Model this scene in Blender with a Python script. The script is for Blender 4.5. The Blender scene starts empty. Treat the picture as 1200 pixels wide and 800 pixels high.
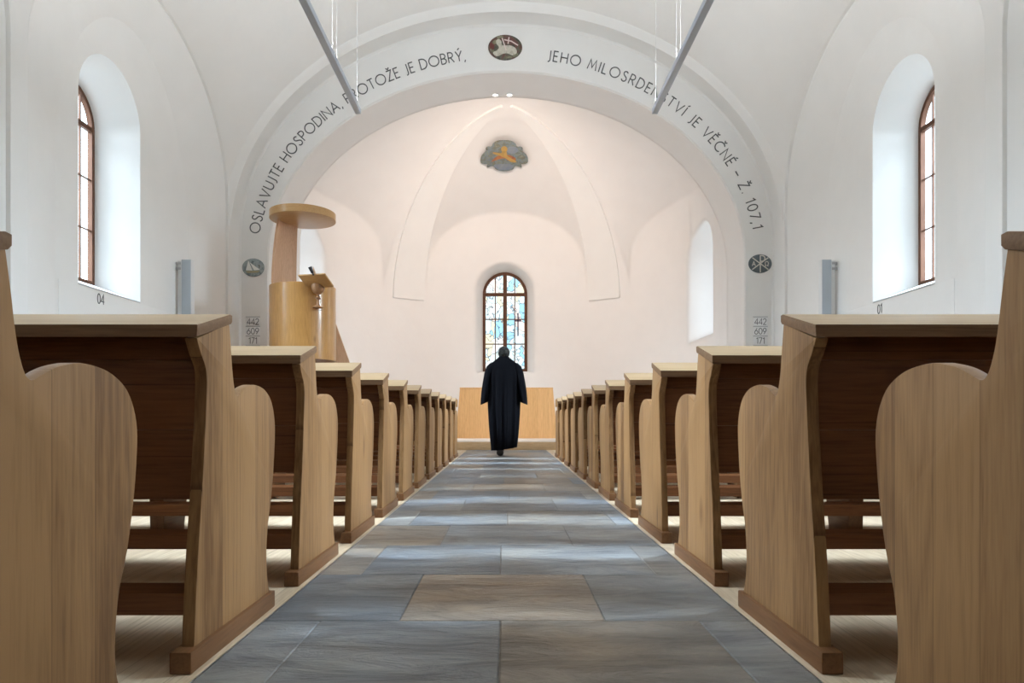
import bpy, bmesh, math, random
import numpy as np
from mathutils import Vector, Matrix

random.seed(7)
PI = math.pi
S = bpy.context.scene
COL = S.collection
F = 800.0          # focal length in pixels of the 1200 px wide frame
EYE = 0.635


# ------------------------------------------------------------------ helpers
def tag(o, label=None, cat=None, group=None, kind=None):
    if label: o['label'] = label
    if cat: o['category'] = cat
    if group: o['group'] = group
    if kind: o['kind'] = kind
    return o


def empty(name, loc=(0, 0, 0), rz=0.0):
    o = bpy.data.objects.new(name, None)
    o.location = loc
    o.rotation_euler = (0, 0, rz)
    o.empty_display_size = 0.1
    COL.objects.link(o)
    return o


def link(name, me, mat=None, parent=None, loc=None):
    o = bpy.data.objects.new(name, me)
    if mat is not None and len(me.materials) == 0:
        for m in (mat if isinstance(mat, (list, tuple)) else [mat]):
            me.materials.append(m)
    COL.objects.link(o)
    if parent: o.parent = parent
    if loc: o.location = loc
    return o


def smooth(me, ang=35):
    me.shade_smooth()
    me.set_sharp_from_angle(angle=math.radians(ang))


def bm_obj(name, bm, mat, parent=None, ang=35, recalc=True, loc=None):
    if recalc:
        bmesh.ops.recalc_face_normals(bm, faces=bm.faces)
    me = bpy.data.meshes.new(name)
    bm.to_mesh(me)
    bm.free()
    smooth(me, ang)
    return link(name, me, mat, parent, loc)


def add_box(bm, x0, x1, y0, y1, z0, z1, bev=0.0, M=None, mi=0):
    vs = [bm.verts.new(p) for p in ((x0, y0, z0), (x1, y0, z0), (x1, y1, z0), (x0, y1, z0),
                                    (x0, y0, z1), (x1, y0, z1), (x1, y1, z1), (x0, y1, z1))]
    fs = [bm.faces.new([vs[i] for i in f]) for f in
          ((0, 3, 2, 1), (4, 5, 6, 7), (0, 1, 5, 4), (1, 2, 6, 5), (2, 3, 7, 6), (3, 0, 4, 7))]
    for f in fs: f.material_index = mi
    if M is not None:
        for v in vs: v.co = M @ v.co
    if bev > 0:
        es = list({e for f in fs for e in f.edges})
        bmesh.ops.bevel(bm, geom=es, offset=bev, segments=2, affect='EDGES', profile=0.6)


def add_prism(bm, prof, fn, bev=0.0, mi=0):
    """prof: closed 2D outline; fn(u,v,side) -> 3D point for side 0/1."""
    a = [bm.verts.new(fn(u, v, 0)) for u, v in prof]
    b = [bm.verts.new(fn(u, v, 1)) for u, v in prof]
    n = len(prof)
    f0 = bm.faces.new(a)
    f1 = bm.faces.new(list(reversed(b)))
    fs = [f0, f1]
    for i in range(n):
        j = (i + 1) % n
        fs.append(bm.faces.new((a[j], a[i], b[i], b[j])))
    for f in fs: f.material_index = mi
    bmesh.ops.recalc_face_normals(bm, faces=fs)
    if bev > 0:
        es = list(set(f0.edges) | set(f1.edges))
        bmesh.ops.bevel(bm, geom=es, offset=bev, segments=2, affect='EDGES', profile=0.6)


def rings(bm, loops, closed=True, cap0=False, cap1=False, mi=0):
    R = [[bm.verts.new(p) for p in L] for L in loops]
    for k in range(len(R) - 1):
        A, B = R[k], R[k + 1]
        n = len(A)
        for i in range(n if closed else n - 1):
            j = (i + 1) % n
            try:
                f = bm.faces.new((A[i], A[j], B[j], B[i]))
                f.material_index = mi
            except ValueError:
                pass
    if cap0: bm.faces.new(list(reversed(R[0]))).material_index = mi
    if cap1: bm.faces.new(R[-1]).material_index = mi
    return R


def lathe(bm, prof, n=32, c=(0, 0, 0), cap0=True, cap1=True, mi=0):
    L = []
    for r, z in prof:
        L.append([(c[0] + r * math.cos(2 * PI * i / n), c[1] + r * math.sin(2 * PI * i / n), c[2] + z) for i in range(n)])
    rings(bm, L, True, cap0, cap1, mi)


def tube(bm, pts, r, n=8, mi=0):
    pts = [Vector(p) for p in pts]
    L = []
    for i, p in enumerate(pts):
        d = (pts[min(i + 1, len(pts) - 1)] - pts[max(i - 1, 0)]).normalized()
        up = Vector((0, 0, 1)) if abs(d.z) < 0.9 else Vector((1, 0, 0))
        a = d.cross(up).normalized()
        b = d.cross(a).normalized()
        rr = r[i] if isinstance(r, (list, tuple)) else r
        L.append([tuple(p + (a * math.cos(2 * PI * k / n) + b * math.sin(2 * PI * k / n)) * rr) for k in range(n)])
    rings(bm, L, True, True, True, mi)


def catmull(pts, sub=4, closed=False):
    out = []
    n = len(pts)
    for i in range(n if closed else n - 1):
        p0 = pts[(i - 1) % n] if closed else pts[max(i - 1, 0)]
        p1 = pts[i]
        p2 = pts[(i + 1) % n]
        p3 = pts[(i + 2) % n] if closed else pts[min(i + 2, n - 1)]
        for k in range(sub):
            t = k / sub
            out.append(tuple(0.5 * (2 * b + (c - a) * t + (2 * a - 5 * b + 4 * c - d) * t * t + (-a + 3 * b - 3 * c + d) * t ** 3)
                             for a, b, c, d in zip(p0, p1, p2, p3)))
    if not closed: out.append(tuple(pts[-1]))
    return out


# ------------------------------------------------------------------ materials
def new_mat(name, base=(0.8, 0.8, 0.8), rough=0.6, metal=0.0, spec=0.5):
    m = bpy.data.materials.new(name)
    m.use_nodes = True
    b = m.node_tree.nodes['Principled BSDF']
    b.inputs['Base Color'].default_value = (*base, 1)
    b.inputs['Roughness'].default_value = rough
    b.inputs['Metallic'].default_value = metal
    b.inputs['Specular IOR Level'].default_value = spec
    return m


def N(m, t, **kw):
    n = m.node_tree.nodes.new(t)
    for k, v in kw.items(): setattr(n, k, v)
    return n


def L(m, a, b): m.node_tree.links.new(a, b)


def ramp(m, stops):
    r = N(m, 'ShaderNodeValToRGB')
    el = r.color_ramp.elements
    while len(el) < len(stops): el.new(0.5)
    for e, (p, c) in zip(el, stops):
        e.position = p
        e.color = (*c, 1)
    return r


def bump(m, h, strength, dist=0.01):
    b = N(m, 'ShaderNodeBump')
    b.inputs['Strength'].default_value = strength
    b.inputs['Distance'].default_value = dist
    L(m, h, b.inputs['Height'])
    return b


def plaster(name, col):
    m = new_mat(name, col, 0.85, spec=0.25)
    bs = m.node_tree.nodes['Principled BSDF']
    tc = N(m, 'ShaderNodeTexCoord')
    n = N(m, 'ShaderNodeTexNoise')
    n.inputs['Scale'].default_value = 2.2
    n.inputs['Detail'].default_value = 6
    L(m, tc.outputs['Object'], n.inputs['Vector'])
    r = ramp(m, [(0.3, tuple(c * 0.975 for c in col)), (0.7, col)])
    L(m, n.outputs['Fac'], r.inputs['Fac'])
    L(m, r.outputs['Color'], bs.inputs['Base Color'])
    n2 = N(m, 'ShaderNodeTexNoise')
    n2.inputs['Scale'].default_value = 9
    n2.inputs['Detail'].default_value = 4
    L(m, tc.outputs['Object'], n2.inputs['Vector'])
    b = bump(m, n2.outputs['Fac'], 0.12, 0.02)
    L(m, b.outputs['Normal'], bs.inputs['Normal'])
    return m


def wood(name, dark, light, grain='Z', rough=0.45, board=None, board_axis='Y', boardvar=0.12, fine=1.0):
    m = new_mat(name, light, rough, spec=0.28)
    bs = m.node_tree.nodes['Principled BSDF']
    tc = N(m, 'ShaderNodeTexCoord')
    oi = N(m, 'ShaderNodeObjectInfo')
    off = N(m, 'ShaderNodeVectorMath', operation='SCALE')
    off.inputs[0].default_value = (17.3, 11.1, 23.7)
    L(m, oi.outputs['Random'], off.inputs['Scale'])
    add = N(m, 'ShaderNodeVectorMath', operation='ADD')
    L(m, tc.outputs['Object'], add.inputs[0])
    L(m, off.outputs['Vector'], add.inputs[1])
    vec = add.outputs['Vector']
    bnoise = None
    if board:
        sep = N(m, 'ShaderNodeSeparateXYZ')
        L(m, add.outputs['Vector'], sep.inputs['Vector'])
        dv = N(m, 'ShaderNodeMath', operation='DIVIDE')
        L(m, sep.outputs[board_axis], dv.inputs[0])
        dv.inputs[1].default_value = board
        fl = N(m, 'ShaderNodeMath', operation='FLOOR')
        L(m, dv.outputs['Value'], fl.inputs[0])
        wn = N(m, 'ShaderNodeTexWhiteNoise', noise_dimensions='1D')
        L(m, fl.outputs['Value'], wn.inputs['W'])
        bnoise = wn
        sc2 = N(m, 'ShaderNodeVectorMath', operation='SCALE')
        L(m, wn.outputs['Color'], sc2.inputs[0])
        sc2.inputs['Scale'].default_value = 9.0
        ad2 = N(m, 'ShaderNodeVectorMath', operation='ADD')
        L(m, vec, ad2.inputs[0])
        L(m, sc2.outputs['Vector'], ad2.inputs[1])
        vec = ad2.outputs['Vector']
    mp = N(m, 'ShaderNodeMapping')
    sc = {'X': (0.06, 1, 1), 'Y': (1, 0.06, 1), 'Z': (1, 1, 0.06)}[grain]
    mp.inputs['Scale'].default_value = sc
    L(m, vec, mp.inputs['Vector'])
    warp = N(m, 'ShaderNodeTexNoise')
    warp.inputs['Scale'].default_value = 5
    warp.inputs['Detail'].default_value = 2
    L(m, mp.outputs['Vector'], warp.inputs['Vector'])
    # growth rings: contour lines of a stretched noise
    mul = N(m, 'ShaderNodeMath', operation='MULTIPLY')
    mul.inputs[1].default_value = 34 * fine
    L(m, warp.outputs['Fac'], mul.inputs[0])
    fr = N(m, 'ShaderNodeMath', operation='PINGPONG')
    fr.inputs[1].default_value = 1.0
    L(m, mul.outputs['Value'], fr.inputs[0])
    fib = N(m, 'ShaderNodeTexNoise')
    fib.inputs['Scale'].default_value = 150 * fine
    fib.inputs['Detail'].default_value = 3
    L(m, mp.outputs['Vector'], fib.inputs['Vector'])
    mx = N(m, 'ShaderNodeMath', operation='MULTIPLY_ADD')
    mx.inputs[1].default_value = 0.18
    L(m, fr.outputs['Value'], mx.inputs[0])
    if bnoise is not None:
        spc = N(m, 'ShaderNodeSeparateColor')
        L(m, bnoise.outputs['Color'], spc.inputs['Color'])
        mr = N(m, 'ShaderNodeMapRange')
        mr.inputs['To Min'].default_value = 0.06
        mr.inputs['To Max'].default_value = 0.36
        L(m, spc.outputs['Green'], mr.inputs['Value'])
        L(m, mr.outputs['Result'], mx.inputs[1])
    sub = N(m, 'ShaderNodeMath', operation='MULTIPLY')
    sub.inputs[1].default_value = 0.82
    L(m, fib.outputs['Fac'], sub.inputs[0])
    L(m, sub.outputs['Value'], mx.inputs[2])
    fac = mx.outputs['Value']
    if bnoise is not None:
        bb = N(m, 'ShaderNodeMath', operation='MULTIPLY_ADD')
        L(m, bnoise.outputs['Value'], bb.inputs[0])
        bb.inputs[1].default_value = boardvar * 2
        L(m, fac, bb.inputs[2])
        sb = N(m, 'ShaderNodeMath', operation='SUBTRACT')
        L(m, bb.outputs['Value'], sb.inputs[0])
        sb.inputs[1].default_value = boardvar
        fac = sb.outputs['Value']
    mid = tuple((a * 0.4 + b * 0.6) for a, b in zip(dark, light))
    r = ramp(m, [(0.12, dark), (0.42, mid), (0.75, light)])
    L(m, fac, r.inputs['Fac'])
    # knots
    kv = N(m, 'ShaderNodeTexVoronoi')
    kv.inputs['Scale'].default_value = 1.6
    kmap = N(m, 'ShaderNodeMapping')
    kmap.inputs['Scale'].default_value = {'X': (0.7, 1.5, 1.5), 'Y': (1.5, 0.7, 1.5), 'Z': (1.5, 1.5, 0.7)}[grain]
    L(m, vec, kmap.inputs['Vector'])
    L(m, kmap.outputs['Vector'], kv.inputs['Vector'])
    kr = ramp(m, [(0.02, (0.25, 0.16, 0.10)), (0.09, (1, 1, 1))])
    L(m, kv.outputs['Distance'], kr.inputs['Fac'])
    mix = N(m, 'ShaderNodeMix', data_type='RGBA', blend_type='MULTIPLY')
    mix.inputs['Factor'].default_value = 0.6
    L(m, r.outputs['Color'], mix.inputs['A'])
    L(m, kr.outputs['Color'], mix.inputs['B'])
    col = mix.outputs['Result']
    if bnoise is not None:
        fc_ = N(m, 'ShaderNodeMath', operation='SUBTRACT')
        L(m, dv.outputs['Value'], fc_.inputs[0])
        L(m, fl.outputs['Value'], fc_.inputs[1])
        sr = ramp(m, [(0.008, (0.62, 0.58, 0.55)), (0.022, (1, 1, 1))])
        L(m, fc_.outputs['Value'], sr.inputs['Fac'])
        m2 = N(m, 'ShaderNodeMix', data_type='RGBA', blend_type='MULTIPLY')
        m2.inputs['Factor'].default_value = 1.0
        L(m, col, m2.inputs['A'])
        L(m, sr.outputs['Color'], m2.inputs['B'])
        col = m2.outputs['Result']
    L(m, col, bs.inputs['Base Color'])
    bp = bump(m, fac, 0.08, 0.004)
    L(m, bp.outputs['Normal'], bs.inputs['Normal'])
    return m


MAT = {}
MAT['plaster'] = plaster('white_plaster', (0.80, 0.80, 0.79))
MAT['oak_end'] = wood('oak_upright', (0.155, 0.076, 0.029), (0.300, 0.165, 0.069), 'Z', 0.5, board=0.125, board_axis='Y', boardvar=0.30)
MAT['oak_long'] = wood('oak_lengthwise', (0.155, 0.076, 0.029), (0.300, 0.165, 0.069), 'X', 0.5)
MAT['oak_desk'] = wood('oak_desk', (0.23, 0.145, 0.07), (0.42, 0.30, 0.17), 'X', 0.38)
MAT['oak_dark'] = wood('oak_desk_dark', (0.085, 0.042, 0.019), (0.19, 0.105, 0.052), 'X', 0.5)
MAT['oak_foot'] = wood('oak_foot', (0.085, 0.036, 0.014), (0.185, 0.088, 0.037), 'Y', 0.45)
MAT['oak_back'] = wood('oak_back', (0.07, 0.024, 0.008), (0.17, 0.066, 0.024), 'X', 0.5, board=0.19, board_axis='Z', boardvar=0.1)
MAT['oak_pulpit'] = wood('oak_pulpit', (0.33, 0.155, 0.042), (0.55, 0.30, 0.095), 'Z', 0.3, board=0.16, board_axis='X', boardvar=0.08)
MAT['oak_pulpit_panel'] = wood('oak_pulpit_panel', (0.50, 0.29, 0.17), (0.74, 0.49, 0.32), 'Z', 0.45)
MAT['oak_pulpit'].node_tree.nodes['Principled BSDF'].inputs['Coat Weight'].default_value = 0.5
MAT['oak_pulpit'].node_tree.nodes['Principled BSDF'].inputs['Coat Roughness'].default_value = 0.16
MAT['oak_cheek_lit'] = wood('oak_cheek_lit', (0.58, 0.38, 0.24), (0.80, 0.58, 0.40), 'Z', 0.45)  # paler than the pulpit oak: light falling on the cheek put into its colour
MAT['oak_canopy'] = wood('oak_canopy', (0.34, 0.18, 0.07), (0.52, 0.32, 0.14), 'X', 0.3)
MAT['oak_altar'] = wood('oak_altar', (0.50, 0.29, 0.12), (0.74, 0.48, 0.24), 'Z', 0.45, board=0.11, board_axis='X', boardvar=0.06)
MAT['oak_podium'] = wood('oak_podium', (0.28, 0.17, 0.08), (0.50, 0.34, 0.19), 'X', 0.5)
MAT['walnut_turned'] = wood('turned_wood', (0.17, 0.08, 0.035), (0.36, 0.19, 0.09), 'Z', 0.3)
MAT['floor_wood'] = wood('floor_boards', (0.42, 0.31, 0.19), (0.69, 0.57, 0.42), 'Y', 0.42, board=0.14, board_axis='X', boardvar=0.10)
MAT['window_wood'] = wood('window_wood', (0.06, 0.03, 0.02), (0.14, 0.068, 0.042), 'Z', 0.5)
MAT['window_wood'].node_tree.nodes['Principled BSDF'].inputs['Specular IOR Level'].default_value = 0.08
MAT['black'] = new_mat('black_plastic', (0.012, 0.012, 0.014), 0.5)
MAT['letter'] = new_mat('grey_letter', (0.085, 0.09, 0.095), 0.6)
MAT['lamp_body'] = new_mat('lamp_aluminium', (0.44, 0.49, 0.57), 0.45)
MAT['wire'] = new_mat('steel_wire', (0.42, 0.43, 0.45), 0.6)
MAT['speaker'] = new_mat('speaker_grey', (0.42, 0.48, 0.54), 0.5)
MAT['slide'] = new_mat('slide_white', (0.82, 0.83, 0.84), 0.5)
MAT['numeral'] = new_mat('numeral_grey', (0.16, 0.17, 0.18), 0.6)
MAT['speaker_side'] = new_mat('speaker_side', (0.68, 0.70, 0.71), 0.5)


def emis(name, col, s):
    m = new_mat(name, (0.9, 0.9, 0.9), 0.5)
    b = m.node_tree.nodes['Principled BSDF']
    b.inputs['Emission Color'].default_value = (*col, 1)
    b.inputs['Emission Strength'].default_value = s
    return m


def glass(name, tint, mixf=0.08):
    m = bpy.data.materials.new(name)
    m.use_nodes = True
    nt = m.node_tree
    nt.nodes.remove(nt.nodes['Principled BSDF'])
    out = nt.nodes['Material Output']
    tr = N(m, 'ShaderNodeBsdfTransparent')
    gl = N(m, 'ShaderNodeBsdfGlossy')
    gl.inputs['Roughness'].default_value = 0.08
    tc = N(m, 'ShaderNodeTexCoord')
    n = N(m, 'ShaderNodeTexNoise')
    n.inputs['Scale'].default_value = 2.4
    n.inputs['Detail'].default_value = 3
    L(m, tc.outputs['Object'], n.inputs['Vector'])
    r = ramp(m, [(0.35, tuple(c * 0.8 for c in tint)), (0.6, tint)])
    L(m, n.outputs['Fac'], r.inputs['Fac'])
    L(m, r.outputs['Color'], tr.inputs['Color'])
    mx = N(m, 'ShaderNodeMixShader')
    mx.inputs['Fac'].default_value = mixf
    L(m, tr.outputs['BSDF'], mx.inputs[1])
    L(m, gl.outputs['BSDF'], mx.inputs[2])
    L(m, mx.outputs['Shader'], out.inputs['Surface'])
    return m


MAT['pale_floor'] = plaster('pale_limestone', (0.66, 0.60, 0.55))
MAT['sill'] = plaster('pale_sill', (0.55, 0.56, 0.57))
MAT['glass'] = glass('old_glass', (0.92, 0.92, 0.92))


def stained():
    m = bpy.data.materials.new('stained_glass')
    m.use_nodes = True
    nt = m.node_tree
    nt.nodes.remove(nt.nodes['Principled BSDF'])
    out = nt.nodes['Material Output']
    tc = N(m, 'ShaderNodeTexCoord')
    nw = N(m, 'ShaderNodeTexNoise')
    nw.inputs['Scale'].default_value = 3
    L(m, tc.outputs['Object'], nw.inputs['Vector'])
    mixv = N(m, 'ShaderNodeMix', data_type='VECTOR')
    mixv.inputs['Factor'].default_value = 0.35
    L(m, tc.outputs['Object'], mixv.inputs['A'])
    L(m, nw.outputs['Color'], mixv.inputs['B'])
    mp = N(m, 'ShaderNodeMapping')
    mp.inputs['Scale'].default_value = (1.0, 1.0, 0.55)
    L(m, mixv.outputs['Result'], mp.inputs['Vector'])
    v = N(m, 'ShaderNodeTexVoronoi')
    v.inputs['Scale'].default_value = 7.5
    L(m, mp.outputs['Vector'], v.inputs['Vector'])
    sp = N(m, 'ShaderNodeSeparateColor')
    L(m, v.outputs['Color'], sp.inputs['Color'])
    r = ramp(m, [(0.0, (0.42, 0.72, 0.88)), (0.25, (0.75, 0.90, 0.95)), (0.42, (0.95, 0.96, 0.93)),
                 (0.62, (0.92, 0.84, 0.62)), (0.72, (0.95, 0.78, 0.72)), (0.82, (0.80, 0.90, 0.86)), (1.0, (0.60, 0.70, 0.86))])
    r.color_ramp.interpolation = 'CONSTANT'
    L(m, sp.outputs['Red'], r.inputs['Fac'])
    ed = N(m, 'ShaderNodeTexVoronoi', feature='DISTANCE_TO_EDGE')
    ed.inputs['Scale'].default_value = 7.5
    L(m, mp.outputs['Vector'], ed.inputs['Vector'])
    er = ramp(m, [(0.015, (0.25, 0.27, 0.32)), (0.05, (1, 1, 1))])
    L(m, ed.outputs['Distance'], er.inputs['Fac'])
    mu = N(m, 'ShaderNodeMix', data_type='RGBA', blend_type='MULTIPLY')
    mu.inputs['Factor'].default_value = 1
    L(m, r.outputs['Color'], mu.inputs['A'])
    L(m, er.outputs['Color'], mu.inputs['B'])
    tr = N(m, 'ShaderNodeBsdfTransparent')
    dk = N(m, 'ShaderNodeVectorMath', operation='MULTIPLY')
    dk.inputs[1].default_value = (0.30, 0.25, 0.22)
    L(m, mu.outputs['Result'], dk.inputs[0])
    L(m, dk.outputs['Vector'], tr.inputs['Color'])
    gl = N(m, 'ShaderNodeBsdfGlossy')
    gl.inputs['Roughness'].default_value = 0.15
    mx = N(m, 'ShaderNodeMixShader')
    mx.inputs['Fac'].default_value = 0.05
    L(m, tr.outputs['BSDF'], mx.inputs[1])
    L(m, gl.outputs['BSDF'], mx.inputs[2])
    L(m, mx.outputs['Shader'], out.inputs['Surface'])
    return m


MAT['stained'] = stained()


def stone():
    m = new_mat('slate_slab', (0.2, 0.22, 0.24), 0.42, spec=0.5)
    bs = m.node_tree.nodes['Principled BSDF']
    at = N(m, 'ShaderNodeVertexColor')
    at.layer_name = 'slab'
    tc = N(m, 'ShaderNodeTexCoord')
    mp = N(m, 'ShaderNodeMapping')
    mp.inputs['Scale'].default_value = (0.8, 2.2, 1)
    L(m, tc.outputs['Object'], mp.inputs['Vector'])
    n = N(m, 'ShaderNodeTexNoise')
    n.inputs['Scale'].default_value = 3.5
    n.inputs['Detail'].default_value = 9
    n.inputs['Roughness'].default_value = 0.68
    n.inputs['Distortion'].default_value = 0.8
    L(m, mp.outputs['Vector'], n.inputs['Vector'])
    r = ramp(m, [(0.28, (0.36, 0.37, 0.39)), (0.5, (0.88, 0.88, 0.88)), (0.72, (1.4, 1.38, 1.33))])
    L(m, n.outputs['Fac'], r.inputs['Fac'])
    mu = N(m, 'ShaderNodeMix', data_type='RGBA', blend_type='MULTIPLY')
    mu.inputs['Factor'].default_value = 0.85
    L(m, at.outputs['Color'], mu.inputs['A'])
    L(m, r.outputs['Color'], mu.inputs['B'])
    n3 = N(m, 'ShaderNodeTexNoise')
    n3.inputs['Scale'].default_value = 1.5
    n3.inputs['Detail'].default_value = 4
    L(m, tc.outputs['Object'], n3.inputs['Vector'])
    r3 = ramp(m, [(0.36, (0.95, 1.0, 1.06)), (0.50, (1, 1, 1)), (0.64, (1.10, 1.0, 0.88))])
    L(m, n3.outputs['Fac'], r3.inputs['Fac'])
    mu3 = N(m, 'ShaderNodeMix', data_type='RGBA', blend_type='MULTIPLY')
    mu3.inputs['Factor'].default_value = 1.0
    L(m, mu.outputs['Result'], mu3.inputs['A'])
    L(m, r3.outputs['Color'], mu3.inputs['B'])
    L(m, mu3.outputs['Result'], bs.inputs['Base Color'])
    # cleft ridges
    w = N(m, 'ShaderNodeTexNoise')
    w.inputs['Scale'].default_value = 2.3
    w.inputs['Detail'].default_value = 7
    w.inputs['Distortion'].default_value = 1.2
    L(m, mp.outputs['Vector'], w.inputs['Vector'])
    st = N(m, 'ShaderNodeMath', operation='MULTIPLY')
    st.inputs[1].default_value = 9
    L(m, w.outputs['Fac'], st.inputs[0])
    flr = N(m, 'ShaderNodeMath', operation='FLOOR')
    L(m, st.outputs['Value'], flr.inputs[0])
    ad = N(m, 'ShaderNodeMath', operation='MULTIPLY_ADD')
    L(m, flr.outputs['Value'], ad.inputs[0])
    ad.inputs[1].default_value = 0.25
    L(m, n.outputs['Fac'], ad.inputs[2])
    b = bump(m, ad.outputs['Value'], 1.0, 0.045)
    L(m, b.outputs['Normal'], bs.inputs['Normal'])
    rr = N(m, 'ShaderNodeMapRange')
    rr.inputs['To Min'].default_value = 0.30
    rr.inputs['To Max'].default_value = 0.55
    L(m, n.outputs['Fac'], rr.inputs['Value'])
    L(m, rr.outputs['Result'], bs.inputs['Roughness'])
    return m


MAT['stone'] = stone()

# ------------------------------------------------------------------ nave shell
XO, XI = 5.20, 5.533
NA, NB, NZ = 2.62, 2.2, 4.65            # outer niche arch
IA, IB, IZ = 1.717, 2.5, 3.82            # inner niche arch
YA = 10.09
PITCH = 5.6
BAYS = [YA, YA - PITCH, YA - 2 * PITCH]
WIN_DY = 9.568 - YA                      # window offset in its bay
NARC = 48


def arch_loop(yc, a, b, zc, n=NARC, z0=0.0):
    """(y,z) from bottom near side up, over and down the far side."""
    pts = [(yc - a, z0)]
    for k in range(n + 1):
        t = PI - PI * k / n
        pts.append((yc + a * math.cos(t), zc + b * math.sin(t)))
    pts.append((yc + a, z0))
    return pts


def Eo(x):   # vault edge against the transverse / chancel arch
    return 4.04 + 4.35 * math.sqrt(max(0, 1 - (x / 5.32) ** 2))


CH = 0.05
CORNER = Eo(5.2)


def side_z(y, yc):
    q = 1 - ((y - yc) / (NA + CH)) ** 2
    if q > 0:
        return NZ + (NB + CH) * math.sqrt(q)
    return NZ


def make_side_wall(s, name):
    bm = bmesh.new()
    P = lambda X, yz: (s * X, yz[0], yz[1])
    for bi, yc in enumerate(BAYS):
        o = arch_loop(yc, NA + CH, NB + CH, NZ)
        o1 = arch_loop(yc, NA + CH - 0.008, NB + CH - 0.008, NZ)
        o2 = arch_loop(yc, NA, NB, NZ)
        i1 = arch_loop(yc, IA + 0.02, IB + 0.02, IZ)
        i2 = arch_loop(yc, IA, IB, IZ)
        i3 = arch_loop(yc, IA - 0.05, IB - 0.05, IZ)
        R = rings(bm, [[P(XO, p) for p in o], [P(XO + 0.045, p) for p in o1], [P(XO + 0.05, p) for p in o2],
                       [P(XI - 0.008, p) for p in i1], [P(XI - 0.006, p) for p in i2], [P(XI, p) for p in i3]], closed=False)
        inner = R[-1]
        if bi < 2:
            # window hole, matched one to one with the inner niche outline
            wc = yc + WIN_DY
            r = 0.747
            hole = []
            n = len(inner)
            hp = [(wc - r, 2.35)]
            for k in range(NARC + 1):
                t = PI - PI * k / NARC
                hp.append((wc + r * math.cos(t), 4.873 + r * math.sin(t)))
            hp.append((wc + r, 2.35))
            hv = [bm.verts.new(P(XI, p)) for p in hp]
            for k in range(n - 1):
                bm.faces.new((inner[k], inner[k + 1], hv[k + 1], hv[k]))
            bm.faces.new((inner[0], hv[0], hv[-1], inner[-1]))
            fp = [(wc - 0.533, 2.56)]
            for k in range(NARC + 1):
                t = PI - PI * k / NARC
                fp.append((wc + 0.533 * math.cos(t), 4.85 + 0.533 * math.sin(t)))
            fp.append((wc + 0.533, 2.56))
            fv = [bm.verts.new(P(XI + 0.62, p)) for p in fp]
            for k in range(n):
                j = (k + 1) % n
                bm.faces.new((hv[k], hv[j], fv[j], fv[k]))
        else:
            bm.faces.new(inner)
    # flat piers between the niches
    def pier(y0, y1):
        v = [bm.verts.new((s * XO, y0, 0)), bm.verts.new((s * XO, y1, 0)),
             bm.verts.new((s * XO, y1, NZ)), bm.verts.new((s * XO, y0, NZ))]
        bm.faces.new(v)
    for a, b in ((BAYS[1], BAYS[0]), (BAYS[2], BAYS[1])):
        pier(a + NA + CH, b - NA - CH)
    pier(-4.2, BAYS[2] - NA - CH)
    bmesh.ops.remove_doubles(bm, verts=bm.verts, dist=1e-4)
    o = bm_obj(name, bm, MAT['plaster'], ang=11)
    # face the room
    return o


def flip_towards(o, pt):
    me = o.data
    bm = bmesh.new()
    bm.from_mesh(me)
    bmesh.ops.recalc_face_normals(bm, faces=bm.faces)
    tot = sum((f.normal.dot(Vector(pt) - f.calc_center_median())) * f.calc_area() for f in bm.faces)
    if tot < 0:
        bmesh.ops.reverse_faces(bm, faces=bm.faces)
    bm.to_mesh(me)
    bm.free()


for s, nm in ((-1, 'wall_left'), (1, 'wall_right')):
    w = make_side_wall(s, nm)
    flip_towards(w, (0, 5, 3))
    tag(w, kind='structure')

# ---- vaults (one shallow sail vault per bay)
TH = [PI - PI * k / NARC for k in range(NARC + 1)]


def vault_bay(bm, yc, last):
    ys = [yc - NA - CH] + [yc + (NA + CH) * math.cos(t) for t in TH][1:-1] + [yc + NA + CH]
    nx = 49
    xs = [5.2 * math.sin((k / (nx - 1) - 0.5) * PI) for k in range(nx)]
    ny = len(ys)
    Z = np.zeros((nx, ny))
    X = np.array(xs)
    Y = np.array(ys)
    for i in range(nx):
        Z[i, 0] = Z[i, -1] = Eo(xs[i])
    for j in range(ny):
        Z[0, j] = Z[-1, j] = side_z(ys[j], yc)
    for c in ((0, 0), (0, -1), (-1, 0), (-1, -1)):
        Z[c] = NZ
    # start from a Coons-like guess, relax the weighted Laplacian with a bulge
    Z[1:-1, 1:-1] = 8.0
    hxl = (X[1:-1] - X[:-2])[:, None]
    hxr = (X[2:] - X[1:-1])[:, None]
    hyl = (Y[1:-1] - Y[:-2])[None, :]
    hyr = (Y[2:] - Y[1:-1])[None, :]
    ax = 2 / (hxl * (hxl + hxr)); bx = 2 / (hxr * (hxl + hxr))
    ay = 2 / (hyl * (hyl + hyr)); by = 2 / (hyr * (hyl + hyr))
    D = ax + bx + ay + by
    c = 0.30
    for it in range(6000):
        Z[1:-1, 1:-1] = (ax * Z[:-2, 1:-1] + bx * Z[2:, 1:-1] + ay * Z[1:-1, :-2] + by * Z[1:-1, 2:] + c) / D
    V = [[bm.verts.new((xs[i], ys[j], Z[i, j])) for j in range(ny)] for i in range(nx)]
    for i in range(nx - 1):
        for j in range(ny - 1):
            bm.faces.new((V[i][j], V[i][j + 1], V[i + 1][j + 1], V[i + 1][j]))
    return [V[i][0] for i in range(nx)], [V[i][-1] for i in range(nx)]


bm = bmesh.new()
edges = [vault_bay(bm, yc, k == 0) for k, yc in enumerate(BAYS)]
for k in range(2):
    A, B = edges[k][0], edges[k + 1][1]
    for i in range(len(A) - 1):
        bm.faces.new((A[i], A[i + 1], B[i + 1], B[i]))
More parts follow.
